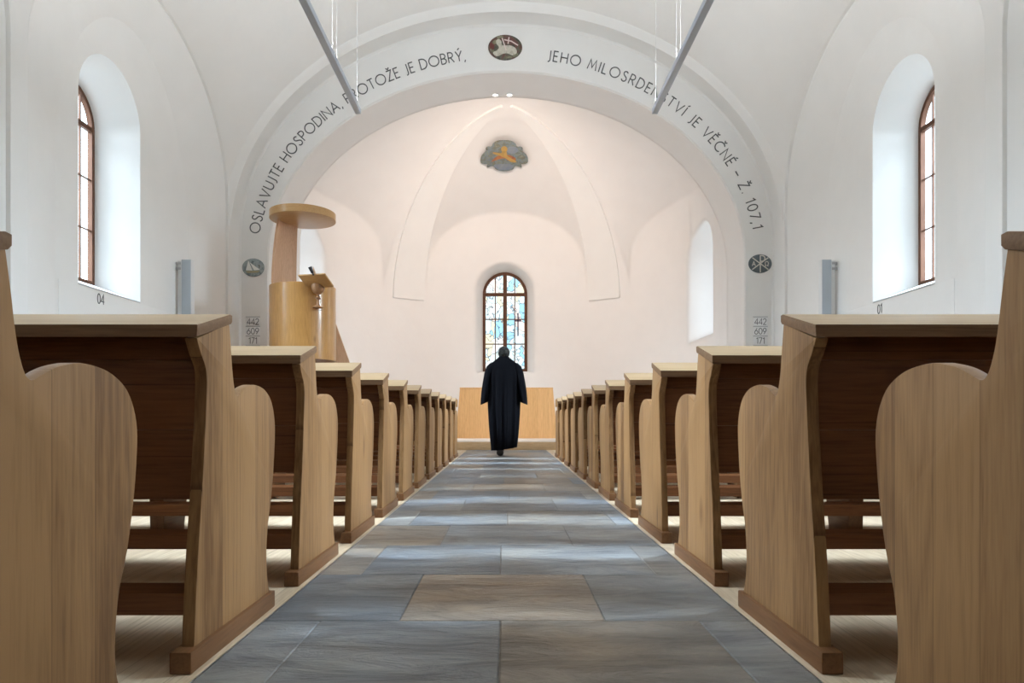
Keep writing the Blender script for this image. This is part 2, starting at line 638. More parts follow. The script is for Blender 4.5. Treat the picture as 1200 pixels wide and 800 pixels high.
# rear end of the nave
A = edges[2][0]
B = [bm.verts.new((v.co.x, -4.2, v.co.z)) for v in A]
for i in range(len(A) - 1):
    bm.faces.new((A[i], A[i + 1], B[i + 1], B[i]))
front_edge = [tuple(v.co) for v in edges[0][1]]
rear_edge = [tuple(v.co) for v in B]
ceil = bm_obj('ceiling', bm, MAT['plaster'], ang=28)
flip_towards(ceil, (0, 5, 3))
tag(ceil, kind='structure')

bm = bmesh.new()
vs = [bm.verts.new(p) for p in [(-5.2, -4.2, 0)] + rear_edge + [(5.2, -4.2, 0)]]
bm.faces.new(vs)
wr = bm_obj('wall_rear', bm, MAT['plaster'])
flip_towards(wr, (0, 5, 3))
tag(wr, kind='structure')

# ---- chancel arch wall
YF, YR, YB = 13.227, 12.86, 14.29
AA, AB, AZ = 4.61, 3.62, 3.69


def ell(a, b, zc, y, n=96, z0=0.0):
    pts = [(-a, y, z0)]
    for k in range(n + 1):
        t = PI - PI * k / n
        pts.append((a * math.cos(t), y, zc + b * math.sin(t)))
    pts.append((a, y, z0))
    return pts


YV = BAYS[0] + NA + CH


def resample_front(n=96):
    """vault edge as ellipse angles, so that the fillet lines up"""
    fe = front_edge
    out = []
    for k in range(n + 1):
        t = PI - PI * k / n
        x = 5.2 * math.cos(t)
        z = Eo(x) if abs(x) < 5.199 else NZ
        out.append((x, YV, z))
    return [(-5.2, YV, 0)] + out + [(5.2, YV, 0)]


bm = bmesh.new()
loops = [resample_front(),
         ell(5.2, 4.22, 4.04, YR),
         ell(5.185, 4.215, 4.04, YF - 0.17),
         ell(5.175, 4.19, 4.04, YF - 0.035),
         ell(5.14, 4.155, 4.04, YF),
         ell(AA + 0.03, AB + 0.03, AZ, YF),
         ell(AA, AB, AZ, YF + 0.03)]
rings(bm, loops, closed=False)
wf = bm_obj('wall_front', bm, MAT['plaster'], ang=28)
flip_towards(wf, (0, 5, 2))
tag(wf, kind='structure')

# ---- chancel shell: union of air volumes, turned inside out
RC, DC, DEP, ZS, HS = 4.8, 16.75, 4.05, 4.0, 4.34


def solid(bm, name):
    bmesh.ops.remove_doubles(bm, verts=bm.verts, dist=1e-5)
    bmesh.ops.dissolve_degenerate(bm, edges=bm.edges, dist=1e-6)
    bmesh.ops.recalc_face_normals(bm, faces=bm.faces)
    me = bpy.data.meshes.new(name)
    bm.to_mesh(me)
    bm.free()
    o = bpy.data.objects.new(name, me)
    COL.objects.link(o)
    return o


bm = bmesh.new()
out, spine = [], []
for k in range(6):
    y = YB + (DC - YB) * k / 6
    out.append((RC, y)); spine.append(y)
for k in range(73):
    t = PI * k / 72
    out.append((RC * math.cos(t), DC + DEP * math.sin(t))); spine.append(DC)
for k in range(5, -1, -1):
    y = YB + (DC - YB) * k / 6
    out.append((-RC, y)); spine.append(y)
NT = 40
lp = [[(p[0], p[1], -0.1) for p in out]]
for q in range(NT + 1):
    th = PI / 2 * q / NT
    c, sn = math.cos(th), math.sin(th)
    if q == NT: c, sn = 0.0, 1.0
    lp.append([(p[0] * c, sp + (p[1] - sp) * c, ZS + HS * sn) for p, sp in zip(out, spine)])
R = rings(bm, lp, closed=False)
bm.faces.new([r[0] for r in R] + [r[-1] for r in reversed(R[:-1])])      # front cap
bm.faces.new(R[0])                                                        # floor cap
base = solid(bm, 'tmp_base')


def prism_solid(prof, fn, name):
    bm = bmesh.new()
    add_prism(bm, prof, fn)
    return solid(bm, name)


def half_ell(c, a, b, zc, z0, n=40):
    return [(c - a, z0)] + [(c + a * math.cos(PI - PI * k / n), zc + b * math.sin(PI - PI * k / n)) for k in range(n + 1)] + [(c + a, z0)]


cut = []
# the arch opening itself
cut.append(prism_solid(half_ell(0, AA, AB, AZ, -0.1, 96), lambda u, v, sd: (u, YF + 0.03 if sd == 0 else YB + 0.6, v), 'tmp_arch'))
# lunette over the apse window
def severy(secs, fn):
    """vault cell lofted through half-ellipse sections (pos, centre, a, b, zc, z0)."""
    bm = bmesh.new()
    rings(bm, [[fn(pos, u, v) for u, v in half_ell(c, a, b, zc, z0, 48)] for pos, c, a, b, zc, z0 in secs], True, True, True)
    o = solid(bm, 'tmp_lun')
    # keep it inside the plan of the apse
    bm = bmesh.new()
    q = 0.9985
    plan = [(x * q, max(YB + 0.006, DC + (y - DC) * q)) for x, y in out]
    rings(bm, [[(x, y, 1.0) for x, y in plan], [(x, y, 9.5) for x, y in plan]], True, True, True)
    pl = solid(bm, 'tmp_plan')
    md = o.modifiers.new('i', 'BOOLEAN')
    md.operation = 'INTERSECT'
    md.solver = 'EXACT'
    md.object = pl
    me2 = bpy.data.meshes.new_from_object(o.evaluated_get(bpy.context.evaluated_depsgraph_get()))
    bpy.data.objects.remove(o, do_unlink=True)
    bpy.data.objects.remove(pl, do_unlink=True)
    o = bpy.data.objects.new('tmp_lun', me2)
    COL.objects.link(o)
    return o


def refine(secs, sub=5):
    return catmull(secs, sub)


cut.append(severy(refine([(20.95, 0, 2.4, 2.6, 4.20, 3.4), (19.8, 0, 2.3, 2.09, 5.38, 4.6), (18.8, 0, 1.7, 0.92, 7.03, 6.6),
                          (17.8, 0, 0.85, 0.25, 8.0, 7.8), (16.9, 0, 0.35, 0.20, 8.08, 7.9)]), lambda p, u, v: (u, p, v)))
for s in (-1, 1):
    cut.append(severy(refine([(4.95, 17.03, 2.68, 2.2, 4.0, 3.0), (3.6, 16.9, 2.62, 2.4, 4.9, 4.2), (2.2, 16.5, 2.45, 1.33, 6.67, 6.2),
                              (0.9, 16.5, 1.2, 0.226, 8.06, 7.9), (0.2, 16.6, 0.4, 0.15, 8.15, 8.0)]), lambda p, u, v: (s * p, u, v)))


def reveal_solid(o_loop, i_loop):
    bm = bmesh.new()
    rings(bm, [o_loop, i_loop], True, True, True)
    return solid(bm, 'tmp_rev')


def arch_win(c, r, z0, zs, n=32):
    return [(c - r, z0)] + [(c + r * math.cos(PI - PI * k / n), zs + r * math.sin(PI - PI * k / n)) for k in range(n + 1)] + [(c + r, z0)]


for s in (-1, 1):
    a = arch_win(16.72, 0.875, 2.57, 4.54)
    b = arch_win(16.72, 0.62, 2.80, 4.50)
    a2 = [(q[0] + (q[0] - w[0]) * 0.25, q[1] + (q[1] - w[1]) * 0.25) for q, w in zip(a, b)]
    cut.append(reveal_solid([(s * (RC - 0.16), *p) for p in a2], [(s * (RC + 0.62), *p) for p in b]))
a = arch_win(-0.045, 0.86, 1.97, 4.44)
b = arch_win(-0.045, 0.68, 2.05, 4.44)
a2 = [(q[0] + (q[0] - w[0]) * 0.3, q[1] + (q[1] - w[1]) * 0.3) for q, w in zip(a, b)]
APY = 21.35
cut.append(reveal_solid([(p[0], DC + DEP - 0.16, p[1]) for p in a2], [(p[0], APY, p[1]) for p in b]))

for c in cut:
    md = base.modifiers.new('b', 'BOOLEAN')
    md.operation = 'UNION'
    md.solver = 'EXACT'
    md.object = c
dg = bpy.context.evaluated_depsgraph_get()
me = bpy.data.meshes.new_from_object(base.evaluated_get(dg))
for c in cut + [base]:
    bpy.data.objects.remove(c, do_unlink=True)
bm = bmesh.new()
bm.from_mesh(me)
kill = []
for f in bm.faces:
    c = f.calc_center_median()
    n = f.normal
    if abs(c.y - YF - 0.03) < 0.004 and abs(n.y) > 0.9: kill.append(f)
    elif abs(abs(c.x) - RC - 0.62) < 0.004 and abs(n.x) > 0.9: kill.append(f)
    elif abs(c.y - APY) < 0.004 and abs(n.y) > 0.9: kill.append(f)
    elif c.z < -0.05 and abs(n.z) > 0.9: kill.append(f)
bmesh.ops.delete(bm, geom=kill, context='FACES')
bmesh.ops.triangulate(bm, faces=[f for f in bm.faces if len(f.verts) > 4])
bmesh.ops.reverse_faces(bm, faces=bm.faces)
bm.to_mesh(me)
bm.free()
me.materials.clear()
MAT['plaster_soft'] = plaster('white_plaster_soft', (0.80, 0.79, 0.78))
_m = MAT['plaster_soft']
_b = N(_m, 'ShaderNodeBevel', samples=6)
_b.inputs['Radius'].default_value = 0.22
_bp = [n for n in _m.node_tree.nodes if n.type == 'BUMP'][0]
L(_m, _b.outputs['Normal'], _bp.inputs['Normal'])
wc = link('wall_chancel', me, MAT['plaster_soft'])
smooth(me, 20)
md = wc.modifiers.new('wn', 'WEIGHTED_NORMAL')
md.keep_sharp = True
tag(wc, kind='structure')

# ---- two flat ribs that rise from corbels in the apse and meet at the crown
for k, s in enumerate((-1, 1)):
    bm = bmesh.new()
    Lp = []
    nth = 44
    for q in range(nth + 1):
        th = 0.0 + q / nth * math.radians(87.5)
        hw = math.radians(6.2) + math.radians(4) * (q / nth) ** 4
        for _ in (0,):
            row = []
            for (ph, dr) in ((-hw, -0.10), (-hw, 0.055), (-hw * 0.5, 0.055), (0, 0.055), (hw * 0.5, 0.055), (hw, 0.055), (hw, -0.10)):
                p = math.radians(37) + ph
                rr = 1 - dr / 4.4
                row.append((s * RC * rr * math.sin(p) * math.cos(th), DC + DEP * rr * math.cos(p) * math.cos(th), ZS + 0.07 + (HS - 0.07) * (1 - dr / 4.34) * math.sin(th)))
        Lp.append(row)
    rings(bm, Lp, closed=True, cap0=True, cap1=True)
    rb = bm_obj('trim_%d' % (k + 1), bm, MAT['plaster'], ang=30)
    tag(rb, kind='structure')

# ---- dado ledge under the windows
tn = 3
for s in (-1, 1):
    for yc in BAYS[:2]:
        bm = bmesh.new()
        x0, x1 = sorted((s * (XI - 0.006), s * (XI + 0.01)))
        add_box(bm, x0, x1, yc - IA + 0.055, yc + IA - 0.055, 0, 2.34, 0.004)
        o = bm_obj('trim_%d' % tn, bm, MAT['plaster'])
        tag(o, kind='structure')
        tn += 1

# ------------------------------------------------------------------ floor
bm = bmesh.new()
for x0, x1 in ((-5.6, -0.757), (0.757, 5.6)):
    vs = [bm.verts.new(p) for p in ((x0, -4.3, 0), (x1, -4.3, 0), (x1, 13.0, 0), (x0, 13.0, 0))]
    bm.faces.new(vs)
fl = bm_obj('floor', bm, MAT['floor_wood'])
flip_towards(fl, (0, 5, 3))
tag(fl, kind='structure')

bm = bmesh.new()
cl = bm.loops.layers.float_color.new('slab')
y = 2.125 - 0.62 * 10
rowi = 0
pal = [(0.215, 0.245, 0.275), (0.26, 0.285, 0.305), (0.20, 0.225, 0.25), (0.27, 0.275, 0.27), (0.28, 0.25, 0.215), (0.24, 0.265, 0.29)]
rr = random.Random(11)
while y < 13.0:
    h = 0.62 if rowi != 9 else 0.62
    y1 = min(y + h, 13.02)
    ph = (rowi - 9) % 2
    if ph == 0: xs = [-0.757, -0.60, 0.0, 0.62, 0.757]
    else: xs = [-0.757, -0.31, 0.335, 0.757]
    xs = [xs[0]] + [x + rr.uniform(-0.03, 0.03) for x in xs[1:-1]] + [xs[-1]]
    for i in range(len(xs) - 1):
        g = 0.0015
        c = rr.choice(pal)
        if rowi == 10 and i == 1: c = (0.33, 0.275, 0.22)
        k = rr.uniform(0.88, 1.1)
        z = rr.uniform(-0.001, 0.001)
        a, b = xs[i] + g, xs[i + 1] - g
        m = 0.003
        v0 = [bm.verts.new(p) for p in ((a, y + g, z - 0.012), (b, y + g, z - 0.012), (b, y1 - g, z - 0.012), (a, y1 - g, z - 0.012))]
        v1 = [bm.verts.new(p) for p in ((a, y + g, z - 0.003), (b, y + g, z - 0.003), (b, y1 - g, z - 0.003), (a, y1 - g, z - 0.003))]
        v2 = [bm.verts.new(p) for p in ((a + m, y + g + m, z), (b - m, y + g + m, z), (b - m, y1 - g - m, z), (a + m, y1 - g - m, z))]
        fs = [bm.faces.new(v2)]
        for A, B in ((v0, v1), (v1, v2)):
            for q in range(4):
                fs.append(bm.faces.new((A[q], A[(q + 1) % 4], B[(q + 1) % 4], B[q])))
        for f in fs:
            for lo in f.loops: lo[cl] = (*[t * k for t in c], 1)
    y = y1
    rowi += 1
v = [bm.verts.new(p) for p in ((-0.757, -4.3, -0.004), (0.757, -4.3, -0.004), (0.757, 13.02, -0.004), (-0.757, 13.02, -0.004))]
f = bm.faces.new(v)
for lo in f.loops: lo[cl] = (0.24, 0.225, 0.20, 1)
fa = bm_obj('floor_aisle', bm, MAT['stone'], ang=20, recalc=False)
tag(fa, kind='structure')

bm = bmesh.new()
add_box(bm, -5.7, 5.7, -4.4, 14.4, -0.12, -0.014)
fs_ = bm_obj('floor_screed', bm, MAT['plaster'])
tag(fs_, kind='structure')

bm = bmesh.new()
add_box(bm, -4.62, 4.62, 13.0, 21.0, -0.05, 0.18, 0.006)
fc = bm_obj('floor_chancel', bm, MAT['pale_floor'])
tag(fc, kind='structure')
bm = bmesh.new()
add_box(bm, -4.62, 4.62, 12.97, 13.0, 0.0, 0.155, 0.003)
o = bm_obj('trim_20', bm, MAT['oak_podium'])
tag(o, kind='structure')

# ------------------------------------------------------------------ windows
WN = [0]
WLAST = [None]


def make_window(M, hw, z0, zs, rows, cols, mull, glassmat, fw=0.06, dep=0.07, transom=0.07, lead=0.016):
    """M maps local (u, depth, z) to the world."""
    WN[0] += 1
    bm = bmesh.new()
    n = 32
    o = [(-hw, z0)] + [(hw * math.cos(PI - PI * k / n), zs + hw * math.sin(PI - PI * k / n)) for k in range(n + 1)] + [(hw, z0)]
    q = hw - fw
    i = [(-q, z0 + fw)] + [(q * math.cos(PI - PI * k / n), zs + q * math.sin(PI - PI * k / n)) for k in range(n + 1)] + [(q, z0 + fw)]
    rings(bm, [[(u, 0, z) for u, z in o], [(u, 0, z) for u, z in i], [(u, dep, z) for u, z in i], [(u, dep, z) for u, z in o], [(u, 0, z) for u, z in o]], True)
    add_box(bm, -q, q, 0.004, dep - 0.004, zs - transom / 2, zs + transom / 2, 0.004)
    fo = bm_obj('window_%d' % WN[0], bm, MAT['window_wood'])
    fo.matrix_world = M
    tag(fo, kind='structure')
    bm = bmesh.new()
    add_box(bm, -mull / 2, mull / 2, 0.008, dep - 0.008, z0 + fw, zs + q, 0.003)
    h = (zs - z0 - fw) / rows
    for r in range(1, rows):
        add_box(bm, -q, q, 0.018, dep - 0.018, z0 + fw + h * r - lead / 2, z0 + fw + h * r + lead / 2)
    for c in range(1, cols):
        u = -q + 2 * q * c / cols
        if abs(u) < 0.02: continue
        zt = zs + math.sqrt(max(0, q * q - u * u))
        add_box(bm, u - lead / 2, u + lead / 2, 0.02, dep - 0.02, z0 + fw, zt)
    bm_obj('glazing_bars', bm, MAT['window_wood'], fo)
    bm = bmesh.new()
    vs = [bm.verts.new((u, dep * 0.5, z)) for u, z in i]
    bm.faces.new(vs)
    bm_obj('pane', bm, glassmat, fo)
    return fo


def portal(M, w, h, zc, energy, col, dist=6.0, rise=3.6):
    """the bright part of the sky that a window looks up at, well outside the building."""
    ld = bpy.data.lights.new('daylight', 'AREA')
    ld.shape = 'RECTANGLE'
    ld.size = w
    ld.size_y = h
    ld.energy = energy
    ld.color = col
    ld.spread = math.radians(82)
    o = bpy.data.objects.new('daylight', ld)
    COL.objects.link(o)
    pos = M @ Vector((0, dist, zc + rise))
    tgt = M @ Vector((0, 0, zc))
    o.matrix_world = Matrix.Translation(pos) @ (tgt - pos).to_track_quat('-Z', 'Y').to_matrix().to_4x4()
    return o


def frameM(origin, inward):
    """local +Y points outwards (away from the room)."""
    y = -Vector(inward).normalized()
    z = Vector((0, 0, 1))
    x = y.cross(z)
    m = Matrix((x, y, z)).transposed().to_4x4()
    return Matrix.Translation(origin) @ m


SKY = (0.74, 0.88, 1.0)
DAY = 2.5
for s in (-1, 1):
    for yc in BAYS[:2]:
        M = frameM((s * (XI + 0.56), yc + WIN_DY, 0), (-s, 0, 0))
        WLAST[0] = make_window(M, 0.533, 2.56, 4.85, 3, 4, 0.035, MAT['glass'])
        bm = bmesh.new()
        vs = [(-0.745, -0.56, 2.353), (0.745, -0.56, 2.353), (0.535, 0.0, 2.56), (-0.535, 0.0, 2.56)]
        bot = [bm.verts.new((u, v, z - 0.01)) for u, v, z in vs]
        top = [bm.verts.new((u, v, z + 0.012)) for u, v, z in vs]
        bm.faces.new(top); bm.faces.new(bot[::-1])
        for q in range(4): bm.faces.new((bot[q], bot[(q + 1) % 4], top[(q + 1) % 4], top[q]))
        bm_obj('window_sill', bm, MAT['sill'], WLAST[0])  # added slab, unseen from below, sets how much light bounces onto the jambs
        portal(M, 4.6, 6.0, 4.0, 1900 * DAY, SKY)
for s in (-1, 1):
    M = frameM((s * (RC + 0.56), 16.72, 0), (-s, 0, 0))
    make_window(M, 0.63, 2.80, 4.50, 3, 4, 0.04, MAT['glass'])
    portal(M, 4.0, 6.0, 3.8, 450 * DAY, SKY)
M = frameM((-0.045, APY - 0.07, 0), (0, -1, 0))
apw = make_window(M, 0.69, 2.04, 4.44, 3, 4, 0.12, MAT['stained'], fw=0.085, transom=0.10, lead=0.03)
portal(M, 5.0, 5.0, 3.6, 500 * DAY, (0.95, 0.97, 1.0), 6.0, 7.5)
# painted cross in the stained glass
bm = bmesh.new()
add_box(bm, 0.385, 0.425, 0.02, 0.03, 3.15, 3.86)
add_box(bm, 0.30, 0.51, 0.02, 0.03, 3.60, 3.645, M=None)
bm_obj('leaded_cross', bm, new_mat('violet_lead', (0.08, 0.06, 0.12), 0.6), apw)

# ------------------------------------------------------------------ pews
NEAR = [(-0.2032, 0.8347), (-0.1935, 0.8184), (-0.1774, 0.7945), (-0.159, 0.773), (-0.1483, 0.7516), (-0.1447, 0.7203), (-0.1480, 0.6753),
        (-0.1539, 0.6082), (-0.169, 0.4756), (-0.1842, 0.3676), (-0.1934, 0.3037), (-0.208, 0.176), (-0.2193, 0.050)]
FAR = [(0.0002, 0.8994), (0.0122, 0.8351), (0.0232, 0.7675), (0.0337, 0.7287), (0.0461, 0.703), (0.0594, 0.6962), (0.0747, 0.7017),
       (0.1008, 0.7141), (0.1243, 0.7227), (0.1517, 0.7291), (0.1763, 0.7334), (0.2051, 0.7342), (0.2385, 0.7319), (0.2761, 0.725),
       (0.3126, 0.711), (0.3453, 0.6893), (0.3705, 0.6523), (0.3832, 0.6089), (0.3824, 0.5566), (0.3705, 0.4646), (0.3453, 0.3579),
       (0.3166, 0.2832), (0.303, 0.2088), (0.3014, 0.1531), (0.3078, 0.1096), (0.3288, 0.050)]
PROF = catmull(NEAR, 3)[::-1] + catmull(FAR, 3)
PX0, PX1 = 0.787, 4.55
ROOTX = 2.65
PITCHP = 0.8665


def pew_meshes(s):
    """all part meshes of a pew, in coordinates of its base (x across, y towards the altar)."""
    out = {}
    X = lambda x: s * (x - ROOTX)

    def mk(nm, bm, mat, ang=35):
        bmesh.ops.recalc_face_normals(bm, faces=bm.faces)
        me = bpy.data.meshes.new(nm)
        bm.to_mesh(me)
        bm.free()
        smooth(me, ang)
        me.materials.append(MAT[mat])
        return me

    def bx(x0, x1, *a, **k):
        bm = bmesh.new()
        u, v = sorted((X(x0), X(x1)))
        add_box(bm, u, v, *a, **k)
        return bm
    for nm, xa in (('in', PX0), ('out', PX1 - 0.033)):
        bm = bmesh.new()
        add_prism(bm, PROF, lambda u, v, sd: (X(xa + 0.033 * sd), u, v), bev=0.004)
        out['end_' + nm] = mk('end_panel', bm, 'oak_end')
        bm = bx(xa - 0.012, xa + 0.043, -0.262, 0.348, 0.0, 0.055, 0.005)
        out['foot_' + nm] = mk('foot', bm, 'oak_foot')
    # sloping book rest
    bm = bmesh.new()
    pr = [(-0.218, 0.836), (-0.214, 0.868), (-0.008, 0.9245), (0.006, 0.923), (0.006, 0.905), (-0.002, 0.897)]
    add_prism(bm, pr, lambda u, v, sd: (X(PX0 - 0.006) if sd == 0 else X(PX1 + 0.006), u, v), bev=0.003)
    bmesh.ops.recalc_face_normals(bm, faces=bm.faces)
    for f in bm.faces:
        if f.normal.z < 0.75: f.material_index = 1  # darker oak on every face but the top
    out['desk'] = mk('book_rest', bm, 'oak_desk')
    out['desk'].materials.append(MAT['oak_dark'])
    # backrest boards, apron under the desk, seat, rails
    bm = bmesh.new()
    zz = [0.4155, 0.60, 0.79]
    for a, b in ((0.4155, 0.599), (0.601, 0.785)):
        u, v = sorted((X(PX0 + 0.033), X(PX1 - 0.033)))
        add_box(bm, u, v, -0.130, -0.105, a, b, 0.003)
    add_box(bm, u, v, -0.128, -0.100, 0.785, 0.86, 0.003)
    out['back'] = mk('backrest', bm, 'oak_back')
    bm = bx(PX0 + 0.033, PX1 - 0.033, -0.105, 0.315, 0.425, 0.46, 0.006)
    out['seat'] = mk('seat', bm, 'oak_long')
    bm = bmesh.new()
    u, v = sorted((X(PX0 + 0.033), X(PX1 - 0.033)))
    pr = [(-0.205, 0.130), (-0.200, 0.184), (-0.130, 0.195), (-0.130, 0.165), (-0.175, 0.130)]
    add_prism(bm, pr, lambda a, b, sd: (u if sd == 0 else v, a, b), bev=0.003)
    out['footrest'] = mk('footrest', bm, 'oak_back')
    for i, xs in enumerate((1.80, 2.72, 3.66)):
        bm = bmesh.new()
        u, v = sorted((X(xs), X(xs + 0.075)))
        add_prism(bm, [(-0.08, 0.0), (-0.10, 0.425), (0.22, 0.425), (0.14, 0.0)], lambda a, b, sd: (u if sd == 0 else v, a, b), bev=0.004)
        out['support%d' % i] = mk('seat_support', bm, 'oak_foot')
    return out


ORD = ['nearest', 'second', 'third', 'fourth', 'fifth', 'sixth', 'seventh', 'eighth', 'ninth', 'tenth', 'eleventh', 'twelfth', 'thirteenth']
for s, side in ((-1, 'left'), (1, 'right')):
    PM = pew_meshes(s)
    proto = None
    for n in range(12):
        r = empty('pew', (s * ROOTX, 1.0735 + PITCHP * n, 0))
        if n == 0: lb = 'oak pew nearest the camera on the %s of the aisle, cut off by the frame' % side
        elif n == 11: lb = 'last oak pew on the %s of the aisle, nearest the podium step' % side
        else: lb = 'oak pew %s of the aisle, %s row counted from the camera' % (side, ORD[n])
        tag(r, lb, 'pew', 'oak pews on the %s of the aisle' % side)
        for key in ('end_in', 'end_out'):
            e = link('end_panel', PM[key], None, r)
            link('foot', PM[key.replace('end', 'foot')], None, e)
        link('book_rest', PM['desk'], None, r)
        link('backrest', PM['back'], None, r)
        link('seat', PM['seat'], None, r)
        link('footrest', PM['footrest'], None, r)
        for i in range(3): link('seat_support', PM['support%d' % i], None, r)

# low book desks in front of the first rows, next to the podium
for s, side in ((-1, 'left'), (1, 'right')):
    r = empty('front_desk', (s * 2.7, 11.62, 0))
    tag(r, 'low oak desk closing the %s block of pews, beside the podium step' % side, 'desk', 'front desks by the podium')
    x0, x1 = sorted((s * (0.838 - 2.7), s * (4.5 - 2.7)))
    bm = bmesh.new()
    add_box(bm, x0, x1, -0.12, 0.12, 0.80, 0.93, 0.005)
    bm_obj('desk_top', bm, MAT['oak_altar'], r)
    bm = bmesh.new()
    a, b = sorted((s * (0.95 - 2.7), s * (4.4 - 2.7)))
    add_box(bm, a, b, -0.02, 0.02, 0.08, 0.80, 0.003)
    bm_obj('front_panel', bm, MAT['oak_long'], r)
    for xx in (a, b - 0.05):
        bm = bmesh.new()
        add_box(bm, xx, xx + 0.05, -0.10, 0.10, 0.0, 0.80, 0.004)
        bm_obj('side_panel', bm, MAT['oak_end'], r)

# ------------------------------------------------------------------ stroke lettering
def arc(cx, cy, rx, ry, a0, a1, n=16):
    return [(cx + rx * math.cos(math.radians(a0 + (a1 - a0) * k / n)), cy + ry * math.sin(math.radians(a0 + (a1 - a0) * k / n))) for k in range(n + 1)]


ACUTE = lambda c: [[(c - 0.05, 1.12), (c + 0.12, 1.30)]]
CARON = lambda c: [[(c - 0.15, 1.30), (c, 1.13), (c + 0.15, 1.30)]]
E_ = [[(0.42, 1), (0, 1), (0, 0), (0.42, 0)], [(0, 0.52), (0.38, 0.52)]]
Z_ = [[(0.03, 1), (0.52, 1), (0.0, 0), (0.54, 0)]]
Y_ = [[(0, 1), (0.3, 0.45), (0.6, 1)], [(0.3, 0.45), (0.3, 0)]]
I_ = [[(0.02, 0), (0.02, 1)]]
C_ = [arc(0.46, 0.5, 0.46, 0.5, 48, 312, 24)]
GL = {
    'O': (0.98, [arc(0.49, 0.5, 0.49, 0.5, 0, 360, 32)]),
    'S': (0.50, [catmull([(0.44, 0.87), (0.36, 0.97), (0.25, 1.0), (0.12, 0.95), (0.06, 0.82), (0.09, 0.68), (0.20, 0.57), (0.34, 0.48), (0.45, 0.36), (0.48, 0.22), (0.41, 0.07), (0.27, 0), (0.12, 0.03), (0.02, 0.16)], 3)]),
    'L': (0.44, [[(0, 1), (0, 0), (0.42, 0)]]),
    'A': (0.74, [[(0, 0), (0.37, 1), (0.74, 0)], [(0.13, 0.34), (0.61, 0.34)]]),
    'V': (0.70, [[(0, 1), (0.35, 0), (0.70, 1)]]),
    'U': (0.60, [[(0, 1), (0, 0.3)] + arc(0.3, 0.3, 0.3, 0.3, 180, 360, 14)[1:] + [(0.6, 1)]]),
    'J': (0.26, [[(0.24, 1), (0.24, 0.18)] + arc(0.04, 0.12, 0.20, 0.22, 10, -90, 8)[1:]]),
    'T': (0.56, [[(0, 1), (0.56, 1)], [(0.28, 1), (0.28, 0)]]),
    'E': (0.43, E_), 'Ě': (0.43, E_ + CARON(0.21)),
    'H': (0.64, [[(0, 0), (0, 1)], [(0.64, 0), (0.64, 1)], [(0, 0.52), (0.64, 0.52)]]),
    'P': (0.48, [[(0, 0), (0, 1), (0.2, 1)] + arc(0.2, 0.74, 0.27, 0.26, 90, -90, 14)[1:] + [(0, 0.48)]]),
    'R': (0.52, [[(0, 0), (0, 1), (0.2, 1)] + arc(0.2, 0.74, 0.26, 0.26, 90, -90, 14)[1:] + [(0, 0.48)], [(0.22, 0.48), (0.52, 0)]]),
    'D': (0.68, [[(0, 0), (0, 1), (0.2, 1)] + arc(0.2, 0.5, 0.47, 0.5, 90, -90, 20)[1:] + [(0, 0)]]),
    'B': (0.50, [[(0, 0), (0, 1), (0.2, 1)] + arc(0.2, 0.76, 0.24, 0.24, 90, -90, 12)[1:] + [(0, 0.52)], [(0.2, 0.52)] + arc(0.2, 0.26, 0.29, 0.26, 90, -90, 12)[1:] + [(0, 0)]]),
    'I': (0.04, I_), 'Í': (0.06, I_ + ACUTE(0.02)),
    'N': (0.68, [[(0, 0), (0, 1), (0.68, 0), (0.68, 1)]]),
    'M': (0.84, [[(0, 0), (0.14, 1), (0.42, 0.22), (0.70, 1), (0.84, 0)]]),
    'Z': (0.54, Z_), 'Ž': (0.54, Z_ + CARON(0.27)),
    'Y': (0.60, Y_), 'Ý': (0.60, Y_ + ACUTE(0.3)),
    'C': (0.76, C_), 'Č': (0.76, C_ + CARON(0.5)), 'É': (0.43, E_ + ACUTE(0.2)),
    ',': (0.08, [[(0.08, 0.06), (0.0, -0.16)]]), '.': (0.08, [[(0.0, 0.05), (0.09, 0.05)]]),
    '–': (0.50, [[(0, 0.42), (0.5, 0.42)]]),
    '1': (0.26, [[(0.0, 0.82), (0.22, 1), (0.22, 0)]]),
    '0': (0.56, [arc(0.28, 0.5, 0.28, 0.5, 0, 360, 28)]),
    '7': (0.50, [[(0, 1), (0.5, 1), (0.14, 0)]]),
    '4': (0.56, [[(0.44, 0), (0.44, 1), (0.0, 0.28), (0.58, 0.28)]]),
    '2': (0.50, [arc(0.25, 0.72, 0.23, 0.28, 170, -30, 14) + [(0.02, 0), (0.52, 0)]]),
    '6': (0.54, [[(0.40, 1), (0.08, 0.45)], arc(0.27, 0.30, 0.26, 0.30, 0, 360, 24)]),
    '9': (0.54, [[(0.14, 0), (0.46, 0.55)], arc(0.27, 0.70, 0.26, 0.30, 0, 360, 24)]),
    'Ω': (0.86, [[(0.02, 0), (0.26, 0)] + arc(0.43, 0.56, 0.38, 0.44, 245, -65, 24) + [(0.60, 0), (0.84, 0)]]),
    'X': (0.7, [[(0, 0), (0.7, 1)], [(0, 1), (0.7, 0)]]),
}


